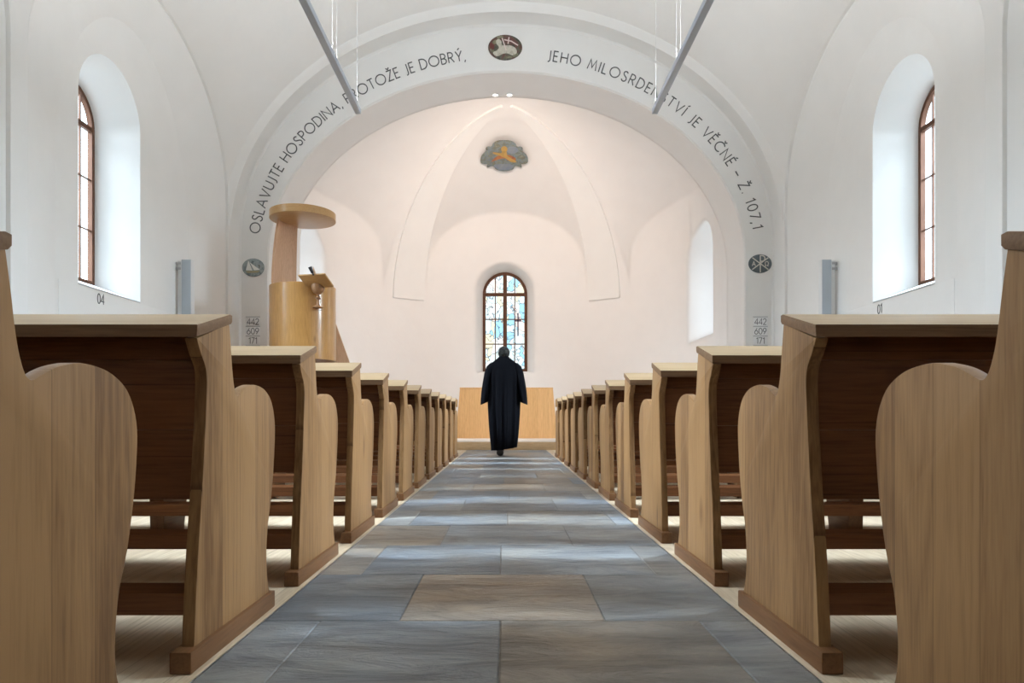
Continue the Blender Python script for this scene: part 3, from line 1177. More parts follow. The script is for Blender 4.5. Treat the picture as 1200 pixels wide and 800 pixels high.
def stroke(bm, pts, w, fn, t=0.006, mi=0):
    """thick ribbon along a 2D polyline; fn(u,v,h) -> 3D, h = height above the wall."""
    P = [Vector((p[0], p[1])) for p in pts]
    closed = (P[0] - P[-1]).length < 1e-6
    n = len(P)
    if closed: P = P[:-1]; n -= 1
    Lf, Rt = [], []
    for i in range(n):
        a = P[i - 1] if (i > 0 or closed) else None
        b = P[(i + 1) % n] if (i < n - 1 or closed) else None
        d1 = (P[i] - a).normalized() if a is not None else None
        d2 = (b - P[i]).normalized() if b is not None else None
        if d1 is None: d1 = d2
        if d2 is None: d2 = d1
        n1 = Vector((-d1.y, d1.x)); n2 = Vector((-d2.y, d2.x))
        m = (n1 + n2)
        m = n1 if m.length < 1e-4 else m.normalized()
        k = min(1 / max(0.3, m.dot(n1)), 2.2)
        p = P[i]
        if not closed and i == 0: p = p - d2 * 0.0
        Lf.append(p + m * w / 2 * k)
        Rt.append(p - m * w / 2 * k)
    lo = []
    for i in range(n):
        lo.append([bm.verts.new(fn(*Lf[i], 0)), bm.verts.new(fn(*Lf[i], t)), bm.verts.new(fn(*Rt[i], t)), bm.verts.new(fn(*Rt[i], 0))])
    for i in range(n if closed else n - 1):
        A, B = lo[i], lo[(i + 1) % n]
        for q in range(3):
            bm.faces.new((A[q], A[q + 1], B[q + 1], B[q])).material_index = mi
    if not closed:
        bm.faces.new(lo[0]).material_index = mi
        bm.faces.new(list(reversed(lo[-1]))).material_index = mi


def text_flat(bm, s, h, fn, w=0.11, gap=0.16, mi=0, t=0.004, cx=True):
    tot = sum(GL[c][0] for c in s) + gap * (len(s) - 1)
    u = -tot / 2 if cx else 0
    for c in s:
        for pl in GL[c][1]:
            stroke(bm, [((u + a) * h, b * h) for a, b in pl], w * h, fn, t, mi)
        u += GL[c][0] + gap


BA, BB, BZ = AA + 0.215, AB + 0.275, AZ
ARCP = [(-BA, 2.0 + 0.05 * k) for k in range(int((BZ - 2.0) / 0.05))]
ARCP += [(BA * math.cos(PI - PI * k / 400), BZ + BB * math.sin(PI - PI * k / 400)) for k in range(401)]
ARCS = [0.0]
for a, b in zip(ARCP, ARCP[1:]): ARCS.append(ARCS[-1] + math.hypot(b[0] - a[0], b[1] - a[1]))


def arc_at(sv):
    i = max(0, min(len(ARCS) - 2, int(np.searchsorted(ARCS, sv)) - 1))
    t = (sv - ARCS[i]) / (ARCS[i + 1] - ARCS[i])
    a, b = ARCP[i], ARCP[i + 1]
    d = Vector((b[0] - a[0], b[1] - a[1])).normalized()
    return Vector((a[0] + (b[0] - a[0]) * t, a[1] + (b[1] - a[1]) * t)), d


def arc_near(px, py):
    x = (px - 593.5) * YF / F
    z = EYE + (488 - py) * YF / F
    return ARCS[int(np.argmin([(x - a) ** 2 + (z - b) ** 2 for a, b in ARCP]))]


def text_arc(name, s, p0, p1, label, H=0.196):
    s0, s1 = arc_near(*p0), arc_near(*p1)
    wid = sum(GL[c][0] if c != ' ' else 0.20 for c in s) * H
    gap = (s1 - s0 - wid) / (len(s) - 1)
    print('text gap', name, gap / H)
    bm = bmesh.new()
    u = s0
    for c in s:
        w = GL[c][0] * H if c != ' ' else 0.20 * H
        if c != ' ':
            p, d = arc_at(u + w / 2)
            nrm = Vector((-d.y, d.x))
            for pl in GL[c][1]:
                def fn(a, b, h):
                    q = p + d * (a - w / 2) + nrm * b
                    return (q.x, YF - 0.001 - h, q.y)
                stroke(bm, [(a * H, b * H) for a, b in pl], 0.105 * H, fn)
        u += w + gap
    o = bm_obj(name, bm, MAT['letter'], ang=20)
    tag(o, label, 'inscription', 'lettering around the chancel arch')


text_arc('inscription', 'OSLAVUJTE HOSPODINA, PROTOŽE JE DOBRÝ,', (306, 274), (545, 70), 'dark grey lettering curving up the left half of the white chancel arch')
text_arc('inscription', 'JEHO MILOSRDENSTVÍ JE VĚČNÉ – Ž. 107,1', (641, 66), (884, 268), 'dark grey lettering curving down the right half of the white chancel arch')


def wallfn(cx, cz, y):
    return lambda u, v, h: (cx + u, y - h, cz + v)


def at(px, py, d): return ((px - 593.5) * d / F, EYE + (488 - py) * d / F)


# hymn boards
for px, lab in ((296.5, 'hymn number board on the white arch pier left, beside the wooden pulpit'),
                (891, 'hymn number board on the white arch pier right, under the chi-rho plaque')):
    cx, cz = at(px, 388, YF)
    r = empty('hymn_board', (cx, YF, cz - 0.3))
    tag(r, lab, 'number board', 'hymn boards on the arch piers')
    for k, num in enumerate(('442', '609', '171')):
        zc = 0.3 + 0.185 - 0.185 * k
        bm = bmesh.new()
        add_box(bm, -0.135, 0.135, -0.006, 0, zc - 0.078, zc + 0.078, 0.001)
        st = bm_obj('number_slide', bm, MAT['slide'], r)
        bm = bmesh.new()
        text_flat(bm, num, 0.115, lambda u, v, h: (u, -0.006 - h, zc - 0.057 + v), w=0.11)
        bm_obj('numerals', bm, MAT['numeral'], st)
    bm = bmesh.new()
    for k in range(4):
        z = 0.3 + 0.2775 - 0.185 * k
        add_box(bm, -0.14, 0.14, -0.012, 0, z - 0.008, z + 0.008, 0.001)
    bm_obj('slide_rails', bm, new_mat('rail_grey', (0.45, 0.47, 0.49), 0.5), r)

# bench numbers on the side walls
for s, px, py, txt, lab in ((-1, 118, 356, '04', 'small grey number 04 on the white wall under the left window'),
                            (1, 1031, 367, '01', 'small grey number 01 on the white wall under the right window')):
    d = abs((XI - 0.007) * F / (px - 593.5))
    z = EYE + (488 - py) * d / F
    bm = bmesh.new()
    text_flat(bm, txt, 0.13, lambda u, v, h: (s * (XI - 0.007 - h), d - s * u * 0.9, z + v), w=0.11)
    o = bm_obj('wall_number', bm, MAT['letter'], ang=20)
    tag(o, lab, 'number', 'numbers on the side walls')


# ------------------------------------------------------------------ plaques
def noise_mat(name, cols, scale=6, rough=0.5, detail=5, dist=0.6):
    m = new_mat(name, cols[0], rough)
    tc = N(m, 'ShaderNodeTexCoord')
    n = N(m, 'ShaderNodeTexNoise')
    n.inputs['Scale'].default_value = scale
    n.inputs['Detail'].default_value = detail
    n.inputs['Distortion'].default_value = dist
    L(m, tc.outputs['Object'], n.inputs['Vector'])
    k = len(cols)
    r = ramp(m, [(0.3 + 0.4 * i / (k - 1), c) for i, c in enumerate(cols)])
    L(m, n.outputs['Fac'], r.inputs['Fac'])
    L(m, r.outputs['Color'], m.node_tree.nodes['Principled BSDF'].inputs['Base Color'])
    return m


def flat_spec(m, v):
    m.node_tree.nodes['Principled BSDF'].inputs['Specular IOR Level'].default_value = v
    return m


def plate(name, outline, mat, M, parent=None, t=0.02, rim=0.0):
    bm = bmesh.new()
    a = [(u, 0, v) for u, v in outline]
    b = [(u, -t * 0.7, v) for u, v in outline]
    c = [(u * 0.95, -t, v * 0.95) for u, v in outline]
    rings(bm, [a, b, c], True, True, True)
    o = bm_obj(name, bm, mat, parent, ang=40)
    if M is not None: o.matrix_world = M
    return o


def patch(bm, outline, y, mi=0, t=0.003):
    a = [bm.verts.new((u, y, v)) for u, v in outline]
    b = [bm.verts.new((u, y - t, v)) for u, v in outline]
    bm.faces.new(b).material_index = mi
    for i in range(len(a)):
        j = (i + 1) % len(a)
        bm.faces.new((a[i], a[j], b[j], b[i])).material_index = mi


def ov(cx, cz, a, b, rot=0, n=28):
    cr, sr = math.cos(rot), math.sin(rot)
    return [(cx + a * math.cos(t) * cr - b * math.sin(t) * sr, cz + a * math.cos(t) * sr + b * math.sin(t) * cr) for t in [2 * PI * k / n for k in range(n)]]


def colmat(name, c, r=0.6): return new_mat(name, c, r)


# lamb plaque at the crown of the arch
cx, cz = at(592, 56, YF)
o = plate('oval_plaque', ov(0, 0, 0.33, 0.245, 0, 40), noise_mat('plaque_dark', [(0.035, 0.03, 0.025), (0.10, 0.10, 0.07), (0.12, 0.05, 0.04), (0.04, 0.045, 0.035)], 9), Matrix.Translation((cx, YF, cz)))
tag(o, 'dark oval plaque of a white lamb with a red banner, at the arch crown', 'plaque', 'plaques on the chancel arch')
bm = bmesh.new()
lamb = catmull([(-0.235, -0.10), (-0.16, -0.06), (-0.12, 0.0), (-0.17, 0.07), (-0.17, 0.135), (-0.12, 0.16), (-0.075, 0.12), (-0.06, 0.04), (0.03, 0.035), (0.12, 0.03), (0.21, -0.03), (0.22, -0.12), (0.14, -0.155), (0.05, -0.12), (-0.04, -0.125), (-0.13, -0.17), (-0.20, -0.16)], 3, True)
patch(bm, lamb, -0.019, 0)
bm_obj('lamb_relief', bm, noise_mat('lamb_cream', [(0.30, 0.27, 0.21), (0.55, 0.52, 0.44), (0.42, 0.40, 0.33)], 10), o)
bm = bmesh.new()
patch(bm, [(-0.03, 0.17), (0.10, 0.215), (0.26, 0.09), (0.23, 0.01), (0.10, 0.085), (-0.02, 0.10)], -0.019, 0)
bn = bm_obj('banner_relief', bm, colmat('banner_red', (0.13, 0.055, 0.05)), o)
bm = bmesh.new()
for pl in ([(-0.02, 0.145), (0.12, 0.115), (0.25, 0.035)], [(0.075, 0.195), (0.055, 0.065)], [(-0.06, 0.18), (0.02, -0.06)]):
    stroke(bm, pl, 0.022, lambda u, v, h: (u, -0.022 - h, v), 0.003)
bm_obj('banner_cross', bm, colmat('banner_white', (0.66, 0.55, 0.52)), bn)

bm = bmesh.new()
for c in ((-0.20, 0.10, 0.055, 0.035, 0.7), (-0.10, 0.195, 0.07, 0.025, 0.2), (-0.25, -0.06, 0.05, 0.025, -0.6), (0.06, -0.195, 0.08, 0.022, 0.1), (0.20, -0.155, 0.06, 0.025, 0.5)):
    patch(bm, ov(*c), -0.0185)
bm_obj('leaf_relief', bm, noise_mat('leaf_olive', [(0.10, 0.10, 0.05), (0.26, 0.25, 0.17)], 14), o)
bm = bmesh.new()
patch(bm, ov(-0.255, 0.02, 0.045, 0.07, 0.2), -0.0185)
bm_obj('rose_relief', bm, colmat('rose_red', (0.14, 0.035, 0.03)), o)

# ship plaque
cx, cz = at(297, 313.5, YF)
o = plate('oval_plaque', ov(0, 0, 0.215, 0.175, 0, 40), noise_mat('plaque_sea', [(0.08, 0.10, 0.11), (0.20, 0.24, 0.25), (0.30, 0.34, 0.34), (0.12, 0.14, 0.13)], 12), Matrix.Translation((cx, YF, cz)))
tag(o, 'grey oval plaque of a white sailing boat, on the left arch pier', 'plaque', 'plaques on the chancel arch')
bm = bmesh.new()
patch(bm, [(-0.14, -0.055), (-0.09, 0.135), (-0.015, -0.06)], -0.019)
patch(bm, [(-0.065, 0.10), (0.02, -0.055), (0.135, -0.045), (0.03, 0.03)], -0.019)
bm_obj('sail_relief', bm, colmat('sail_white', (0.72, 0.72, 0.69)), o)
bm = bmesh.new()
patch(bm, [(-0.15, -0.07), (0.14, -0.06), (0.09, -0.10), (-0.10, -0.11)], -0.019)
bm_obj('hull_relief', bm, colmat('hull_olive', (0.30, 0.27, 0.16)), o)

# chi-rho plaque
cx, cz = at(890.5, 309, YF)
o = plate('oval_plaque', ov(0, 0, 0.225, 0.18, 0, 40), noise_mat('plaque_slate', [(0.075, 0.095, 0.105), (0.12, 0.145, 0.155)], 8), Matrix.Translation((cx, YF, cz)))
tag(o, 'slate oval plaque with a chi-rho between alpha and omega, right arch pier', 'plaque', 'plaques on the chancel arch')
bm = bmesh.new()
fp = lambda u, v, h: (u, -0.020 - h, v)
for pl in ([(0, -0.172), (0, 0.165)], [(-0.155, -0.115), (0.155, 0.115)], [(-0.155, 0.115), (0.155, -0.115)]):
    stroke(bm, pl, 0.020, fp, 0.003)
stroke(bm, [(0, 0.155)] + arc(0.03, 0.10, 0.06, 0.055, 90, -90, 12) + [(0, 0.045)], 0.020, fp, 0.003)
text_flat(bm, 'A', 0.085, lambda u, v, h: (u - 0.125, -0.020 - h, v - 0.045), 0.16, t=0.003)
text_flat(bm, 'Ω', 0.085, lambda u, v, h: (u + 0.125, -0.020 - h, v - 0.045), 0.16, t=0.003)
bm_obj('chi_rho', bm, colmat('plaque_pale', (0.62, 0.60, 0.54)), o)

# lobed painting on the apse vault
th = math.radians(62)
cpos = Vector((-0.06, 18.86, 7.912))
tang = Vector((0, -1.0, 0.365)).normalized()      # "up" along the vault
ux = Vector((1, 0, 0))
nin = ux.cross(tang)
if nin.dot(Vector((0, 12, 3)) - cpos) < 0: nin = -nin
Mm = Matrix((ux, -nin, tang)).transposed().to_4x4()
Mm = Matrix.Translation(cpos + nin * 0.13) @ Mm
half = [(0, 0.64), (0.18, 0.62), (0.30, 0.52), (0.34, 0.41), (0.44, 0.40), (0.50, 0.34), (0.48, 0.24), (0.60, 0.10), (0.655, -0.08), (0.64, -0.22), (0.52, -0.27),
        (0.47, -0.26), (0.49, -0.40), (0.38, -0.36), (0.30, -0.36), (0.24, -0.48), (0.12, -0.54), (0, -0.56)]
full = half + [(-u, v) for u, v in reversed(half[1:-1])]
full = catmull(full, 3, True)
o = plate('vault_painting', full, noise_mat('painting_sage', [(0.09, 0.12, 0.12), (0.22, 0.24, 0.19), (0.17, 0.22, 0.25), (0.15, 0.145, 0.10), (0.26, 0.27, 0.22)], 7, 0.7), Mm, t=0.03)
tag(o, 'lobed painting in sage green and orange on the apse vault', 'painting')
bm = bmesh.new()
patch(bm, catmull([(-0.36, -0.16), (-0.24, 0.02), (-0.08, 0.12), (0.10, 0.12), (0.30, 0.0), (0.30, -0.10), (0.10, -0.10), (0.02, -0.02), (-0.16, -0.06)], 3, True), -0.029)
bm_obj('painted_robe', bm, noise_mat('robe_orange', [(0.26, 0.06, 0.04), (0.40, 0.15, 0.04), (0.28, 0.08, 0.06)], 6), o)
bm = bmesh.new()
patch(bm, ov(0.0, 0.33, 0.085, 0.12), -0.029)
patch(bm, catmull([(-0.05, 0.24), (0.06, 0.24), (0.10, 0.06), (0.34, -0.14), (0.20, -0.17), (0.0, 0.02), (-0.30, 0.16), (-0.28, 0.22), (-0.10, 0.18)], 3, True), -0.033)
bm_obj('painted_figure', bm, noise_mat('figure_ochre', [(0.34, 0.22, 0.06), (0.48, 0.29, 0.07), (0.42, 0.28, 0.10)], 6), o)
bm = bmesh.new()
patch(bm, ov(0.22, 0.30, 0.16, 0.14), -0.028)
bm_obj('painted_sky', bm, noise_mat('sky_grey', [(0.17, 0.21, 0.28), (0.26, 0.29, 0.30)], 5), o)
bm = bmesh.new()
patch(bm, catmull([(-0.30, -0.30), (0.0, -0.24), (0.26, -0.30), (0.14, -0.48), (-0.14, -0.48)], 3, True), -0.028)
bm_obj('painted_water', bm, noise_mat('sky_blue_grey', [(0.17, 0.21, 0.28), (0.26, 0.29, 0.30)], 5), o)

# ------------------------------------------------------------------ linear pendants
for s, lab in ((-1, 'long slim grey linear lamp hanging above the left pews'), (1, 'long slim grey linear lamp hanging above the right pews')):
    x, z = s * 1.9, 4.545
    y0, y1 = 3.9, 8.75
    r = empty('pendant_lamp', (x, (y0 + y1) / 2, z))
    tag(r, lab, 'lamp', 'linear lamps hanging over the pews')
    hl = (y1 - y0) / 2
    bm = bmesh.new()
    add_box(bm, -0.036, 0.036, -hl, hl, -0.035, 0.035, 0.004)
    bm_obj('housing', bm, MAT['lamp_body'], r)
    bm = bmesh.new()
    add_box(bm, -0.028, 0.028, -hl + 0.03, hl - 0.03, 0.0352, 0.042, 0.002)
    bm_obj('diffuser', bm, emis('lamp_diffuser', (1.0, 0.97, 0.93), 6), r)
    for yy in (hl - 0.06, hl - 1.12, hl - 1.3, 0.0, -hl + 0.06):
        bm = bmesh.new()
        tube(bm, [(0, yy, 0.03), (0, yy, 3.05 if yy > 2 else 2.95)], 0.0013, 6)
        bm_obj('suspension_wire', bm, MAT['wire'], r)
    ld = bpy.data.lights.new('uplight', 'AREA')
    ld.shape = 'RECTANGLE'
    ld.size = 0.06
    ld.size_y = y1 - y0 - 0.1
    ld.energy = 190
    ld.color = (0.92, 0.965, 1.0)
    lo = bpy.data.objects.new('uplight', ld)
    COL.objects.link(lo)
    lo.location = (x, (y0 + y1) / 2, z + 0.06)
    lo.rotation_euler = (PI, 0, 0)

# ------------------------------------------------------------------ spots behind the arch crown
for k, (px, lab) in enumerate(((580.5, 'left of the two small round spotlights under the arch crown'), (597, 'right of the two small round spotlights under the arch crown'))):
    x = (px - 593.5) * 14.1 / F
    z = AZ + AB
    r = empty('spotlight', (x, 14.15, z - 0.004))
    tag(r, lab, 'spotlight', 'spotlights under the arch crown')
    bm = bmesh.new()
    lathe(bm, [(0.050, 0.02), (0.066, 0.0), (0.066, -0.012), (0.058, -0.013), (0.054, -0.004)], 28, cap0=False, cap1=False)
    bm_obj('bezel', bm, MAT['speaker_side'], r)
    bm = bmesh.new()
    lathe(bm, [(0.055, -0.004), (0.050, -0.014), (0.02, -0.017)], 24)
    bm_obj('lens', bm, emis('spot_lens', (1.0, 0.95, 0.88), 2.5), r)
    ld = bpy.data.lights.new('spot', 'SPOT')
    ld.energy = 480
    ld.color = (1.0, 0.79, 0.66)
    ld.spot_size = math.radians(140)
    ld.spot_blend = 1.0
    ld.shadow_soft_size = 0.08
    lo = bpy.data.objects.new('spot', ld)
    COL.objects.link(lo)
    lo.location = (x, 14.27, z - 0.10)
    tgt = Vector((x * 2, 18.0, 5.2))
    lo.rotation_euler = (tgt - Vector(lo.location)).to_track_quat('-Z', 'Y').to_euler()

# added spot with no fixture, out of view, to brighten the altar front
ld = bpy.data.lights.new('altar_fill_spot', 'SPOT')
ld.energy = 2000
ld.color = (1.0, 0.80, 0.60)
ld.spot_size = math.radians(24)
ld.spot_blend = 0.8
ld.shadow_soft_size = 0.06
lo = bpy.data.objects.new('altar_fill_spot', ld)
COL.objects.link(lo)
lo.location = (0, 8.6, 8.0)
lo.rotation_euler = (Vector((0, 14.3, 0.8)) - Vector(lo.location)).to_track_quat('-Z', 'Y').to_euler()

# ------------------------------------------------------------------ column speakers
for s, lab in ((-1, 'slim grey column loudspeaker on the left wall, beside the arch'), (1, 'slim grey column loudspeaker on the right wall, beside the arch')):
    r = empty('column_loudspeaker', (s * 5.343, 11.45, 1.9))
    tag(r, lab, 'loudspeaker', 'column loudspeakers on the side walls')
    bm = bmesh.new()
    add_box(bm, -0.082, 0.082, -0.06, 0.06, 0, 1.36, 0.006)
    bm_obj('cabinet', bm, MAT['speaker_side'], r)
    bm = bmesh.new()
    add_box(bm, -0.076, 0.076, -0.066, -0.0595, 0.01, 1.35, 0.003)
    bm_obj('grille', bm, MAT['speaker'], r)
    bm = bmesh.new()
    x0, x1 = sorted((s * 0.0815, s * 0.155))
    add_box(bm, x0, x1, -0.035, 0.035, 0.0, 1.34, 0.004)
    bm_obj('mounting_rail', bm, MAT['speaker_side'], r)
    for z in (0.12, 1.21, 1.30):
        bm = bmesh.new()
        x0, x1 = sorted((s * 0.10, s * 0.188))
        add_box(bm, x0, x1, -0.042, 0.02, z - 0.02, z + 0.02, 0.004)
        bm_obj('wall_bracket', bm, MAT['wire'], r)

# ------------------------------------------------------------------ pulpit
PD = 12.1
pcx, _ = at(355, 400, PD)
PR = 37.5 * PD / F
zb = EYE + (488 - 424) * PD / F
zt = 2.92
pul = empty('pulpit', (pcx, PD, 0))
tag(pul, 'round oak pulpit with a disc canopy against the left arch pier', 'pulpit')
bm = bmesh.new()
n = 64
rad = lambda r, z: [(r * math.cos(2 * PI * k / n), r * math.sin(2 * PI * k / n), z) for k in range(n)]
rings(bm, [rad(PR - 0.03, zb + 0.02), rad(PR, zb + 0.02), rad(PR, zt - 0.004), rad(PR - 0.004, zt), rad(PR - 0.028, zt), rad(PR - 0.03, zt - 0.004), rad(PR - 0.03, zb + 0.25), rad(0.01, zb + 0.25)], True, False, True)
bm_obj('drum', bm, MAT['oak_pulpit'], pul)
bm = bmesh.new()
lathe(bm, [(PR - 0.05, zb - 0.05), (PR - 0.012, zb - 0.05), (PR - 0.012, zb + 0.02), (PR - 0.05, zb + 0.02)], 64)
bm_obj('base_ring', bm, MAT['oak_foot'], pul)
bm = bmesh.new()
lathe(bm, [(0.20, 0.0), (0.20, 0.06), (0.16, 0.08), (0.16, zb - 0.05)], 32)
bm_obj('pillar', bm, MAT['oak_pulpit_panel'], pul)
# canopy disc
czt = EYE + (488 - 249.5) * PD / F
czb = EYE + (488 - 258.5) * PD / F
bm = bmesh.new()
lathe(bm, [(PR - 0.02, czb - 0.0), (PR, czb + 0.006), (PR, czt - 0.006), (PR - 0.01, czt)], 64)
bm_obj('canopy', bm, MAT['oak_canopy'], pul)
# curved back panel: part of the drum wall carried up to the canopy
bm = bmesh.new()
inner, outer = [], []
za, zc_ = zb + 0.05, czb + 0.002
NZs = 18
Lp = []
for q in range(NZs + 1):
    t = q / NZs
    z = za + (zc_ - za) * t
    u = max(0.0, (z - zt) / (zc_ - zt))
    lean = 0.10 * u * u
    a0, a1 = math.radians(180 + 12), math.radians(180 - 60)
    row_o, row_i = [], []
    for k in range(15):
        a = a0 + (a1 - a0) * k / 14
        ro, ri = PR - 0.031 - lean, PR - 0.065 - lean
        row_o.append((ro * math.cos(a), ro * math.sin(a), z))
        row_i.append((ri * math.cos(a), ri * math.sin(a), z))
    Lp.append(row_o + row_i[::-1])
rings(bm, Lp, True, True, True)
bm_obj('back_panel', bm, MAT['oak_pulpit_panel'], pul)
# sloping book board, carried by the chalice
bxx, bzz = at(370.5, 329, 11.44)
lx = bxx - pcx
Mb = Matrix.Translation((lx, 11.44 - PD, bzz)) @ Matrix.Rotation(math.radians(-14), 4, 'Z') @ Matrix.Rotation(math.radians(-27), 4, 'X')
bm = bmesh.new()
add_box(bm, -0.245, 0.245, -0.17, 0.17, -0.012, 0.012, 0.004, Mb)
bm_obj('book_board', bm, MAT['oak_canopy'], pul)
# turned wooden chalice on the front
bm = bmesh.new()
gx, gz = at(369.5, 358.5, 11.42)
gx -= pcx
lathe(bm, [(0.085, 0.0), (0.085, 0.012), (0.03, 0.035), (0.022, 0.07), (0.022, 0.14), (0.045, 0.155), (0.045, 0.17), (0.022, 0.185), (0.024, 0.225), (0.075, 0.25), (0.108, 0.30), (0.115, 0.36), (0.104, 0.43), (0.085, 0.465)], 32, (gx, -math.sqrt(PR * PR - gx * gx) - 0.12, gz))
bm_obj('chalice', bm, MAT['walnut_turned'], pul)
# stair cheek running down behind the drum
bm = bmesh.new()
pA = at(389, 366, PD + 0.7)
pB = at(411, 424, PD + 0.7)
pC = at(430, 478, PD + 0.7)
sl = [(pA[0] - 0.35 - pcx, pA[1] + 0.35 * (pA[1] - pC[1]) / (pC[0] - pA[0]) - 0.1), (pA[0] - pcx, pA[1]), (pC[0] - pcx, 0.75), (pC[0] - pcx + 0.02, 0.0), (pA[0] - 0.35 - pcx, 0.0)]
add_prism(bm, sl, lambda u, v, sd: (u, 0.68 + 0.035 * sd, v), bev=0.004)
bm_obj('stair_cheek', bm, MAT['oak_cheek_lit'], pul)

# microphone on the book board
mic = bmesh.new()
mx, mz = at(366, 325, 11.24)
tube(mic, [(mx + 0.012, 11.27, mz + 0.045), (mx + 0.010, 11.265, mz + 0.05), (mx, 11.25, mz + 0.085)], 0.014, 8)
tube(mic, [(mx + 0.003, 11.25, mz + 0.075), (mx - 0.035, 11.22, mz + 0.17)], [0.024, 0.032], 12)
o = bm_obj('microphone', mic, MAT['black'])
tag(o, 'black gooseneck microphone on the pulpit book board', 'microphone')

# ------------------------------------------------------------------ altar
alt = empty('altar', (-0.0, 14.5, 0.18))
tag(alt, 'plain oak altar block with sloping sides behind the robed person', 'altar')
bm = bmesh.new()
pr = [(-1.065, 0), (-0.975, 1.04), (0.975, 1.04), (1.065, 0)]
add_prism(bm, pr, lambda u, v, sd: (u, -0.2 + 0.75 * sd, v), bev=0.004)
bm_obj('altar_body', bm, MAT['oak_altar'], alt)
bm = bmesh.new()
add_box(bm, -0.980, 0.980, -0.206, 0.556, 1.04, 1.065, 0.005)
bm_obj('altar_top', bm, MAT['oak_altar'], alt)

# ------------------------------------------------------------------ person
PY = 11.25
person_x = (590.5 - 593.5) * PY / F
HK = 1.0


def skin_mesh(name, verts, edges_, radii, sub=2, root=0):
    me = bpy.data.meshes.new(name + '_src')
    me.from_pydata(verts, edges_, [])
    ob = bpy.data.objects.new('tmp', me)
    COL.objects.link(ob)
    sk = ob.modifiers.new('s', 'SKIN')
    sk.use_smooth_shade = True
    for i, r in enumerate(radii):
        v = me.skin_vertices[0].data[i]
        v.radius = r if isinstance(r, tuple) else (r, r)
        v.use_root = (i == root)
    sb = ob.modifiers.new('u', 'SUBSURF')
    sb.levels = sub
    sb.render_levels = sub
    d = bpy.context.evaluated_depsgraph_get()
    d.update()
    res = bpy.data.meshes.new_from_object(ob.evaluated_get(d))
    bpy.data.objects.remove(ob, do_unlink=True)
    res.name = name
    return res


V, E2, Rr = [], [], []


def nv(p, r, par=None):
    V.append(p); Rr.append(r)
    if par is not None: E2.append((par, len(V) - 1))
    return len(V) - 1


pel = nv((0, 0, 0.96), (0.145, 0.105))
wa = nv((0, 0, 1.12), (0.135, 0.10), pel)
che = nv((0, 0.0, 1.32), (0.16, 0.115), wa)
nb = nv((0, 0.0, 1.47), (0.075, 0.075), che)
nk = nv((0, 0.012, 1.56), (0.056, 0.058), nb)
h1 = nv((0, 0.03, 1.625), (0.068, 0.080), nk)
h2 = nv((0, 0.022, 1.695), (0.078, 0.094), h1)
h3 = nv((0, 0.015, 1.755), (0.060, 0.075), h2)
nose = nv((0, 0.118, 1.672), 0.011, h2)
for sx in (-1, 1):
    ear = nv((sx * 0.088, 0.012, 1.672), (0.014, 0.024), h2)
    sh = nv((sx * 0.185, 0, 1.45), 0.062, che)
    el = nv((sx * 0.265, -0.02, 1.14), 0.045, sh)
    wr_ = nv((sx * 0.10, 0.22, 1.08), 0.030, el)
    pm = nv((sx * 0.045, 0.285, 1.10), (0.030, 0.022), wr_)
    for k in range(4):
        f1 = nv((sx * (0.02 - 0.006 * k), 0.325 - 0.004 * k, 1.135 - 0.022 * k), 0.0095, pm)
        f2 = nv((sx * -0.018, 0.318, 1.14 - 0.022 * k), 0.009, f1)
        f3 = nv((sx * (-0.035 + 0.004 * k), 0.295, 1.138 - 0.021 * k), 0.008, f2)
    t1 = nv((sx * 0.03, 0.262, 1.135), 0.010, pm)
    t2 = nv((sx * 0.008, 0.27, 1.16), 0.009, t1)
    hip = nv((sx * 0.088, 0, 0.88), 0.085, pel)
    if sx < 0:
        kn = nv((-0.075, -0.02, 0.50), 0.055, hip)
        an = nv((-0.06, -0.21, 0.13), 0.037, kn)
        he = nv((-0.06, -0.18, 0.065), 0.034, an)
        to = nv((-0.06, -0.03, 0.035), (0.036, 0.024), he)
    else:
        kn = nv((0.085, 0.16, 0.58), 0.055, hip)
        an = nv((0.08, 0.20, 0.23), 0.037, kn)
        he = nv((0.08, 0.22, 0.175), 0.034, an)
        to = nv((0.08, 0.38, 0.155), (0.036, 0.024), he)
bme = skin_mesh('person', V, E2, Rr)
skin = new_mat('skin', (0.50, 0.30, 0.22), 0.5)
per = link('person', bme, skin, None, (person_x, PY, 0))
bme.shade_smooth()
tag(per, 'person in a long black robe seen from behind, walking up the aisle', 'person')


def cloth_mat():
    m = new_mat('black_cloth', (0.0045, 0.005, 0.0075), 0.8, spec=0.05)
    return m


MAT['robe'] = cloth_mat()


def robe_ring(z, a, b, yo, amp, n=96, seed=0.0, xo=0.0):
    out_ = []
    for k in range(n):
        t = 2 * PI * k / n
        w = 1 + amp * (math.sin(13 * t + 0.6 * math.sin(3 * t + seed)) + 0.45 * math.sin(22 * t + 1.3))
        ex = abs(math.cos(t)) ** 0.9 * (1 if math.cos(t) >= 0 else -1)
        out_.append((xo + a * w * ex, yo + b * w * math.sin(t), z))
    return out_


bm = bmesh.new()
prof = [(1.640, 0.070, 0.074, 0.014, 0), (1.625, 0.080, 0.080, 0.012, 0), (1.595, 0.105, 0.088, 0.006, 0), (1.565, 0.145, 0.10, 0.0, 0), (1.525, 0.195, 0.115, 0.0, 0), (1.48, 0.240, 0.13, 0.0, 0.0), (1.42, 0.264, 0.146, 0.0, 0.002),
        (1.39, 0.268, 0.150, 0.0, 0.006), (1.375, 0.272, 0.158, 0.0, 0.028), (1.25, 0.272, 0.170, 0, 0.042), (1.1, 0.268, 0.185, 0, 0.05), (0.9, 0.262, 0.205, 0, 0.056),
        (0.7, 0.252, 0.225, 0.0, 0.060), (0.5, 0.24, 0.24, 0.0, 0.064), (0.3, 0.225, 0.25, 0.0, 0.066), (0.15, 0.208, 0.26, 0.0, 0.068), (0.08, 0.205, 0.262, 0.0, 0.07)]
Lp = [robe_ring(*p) for p in prof]
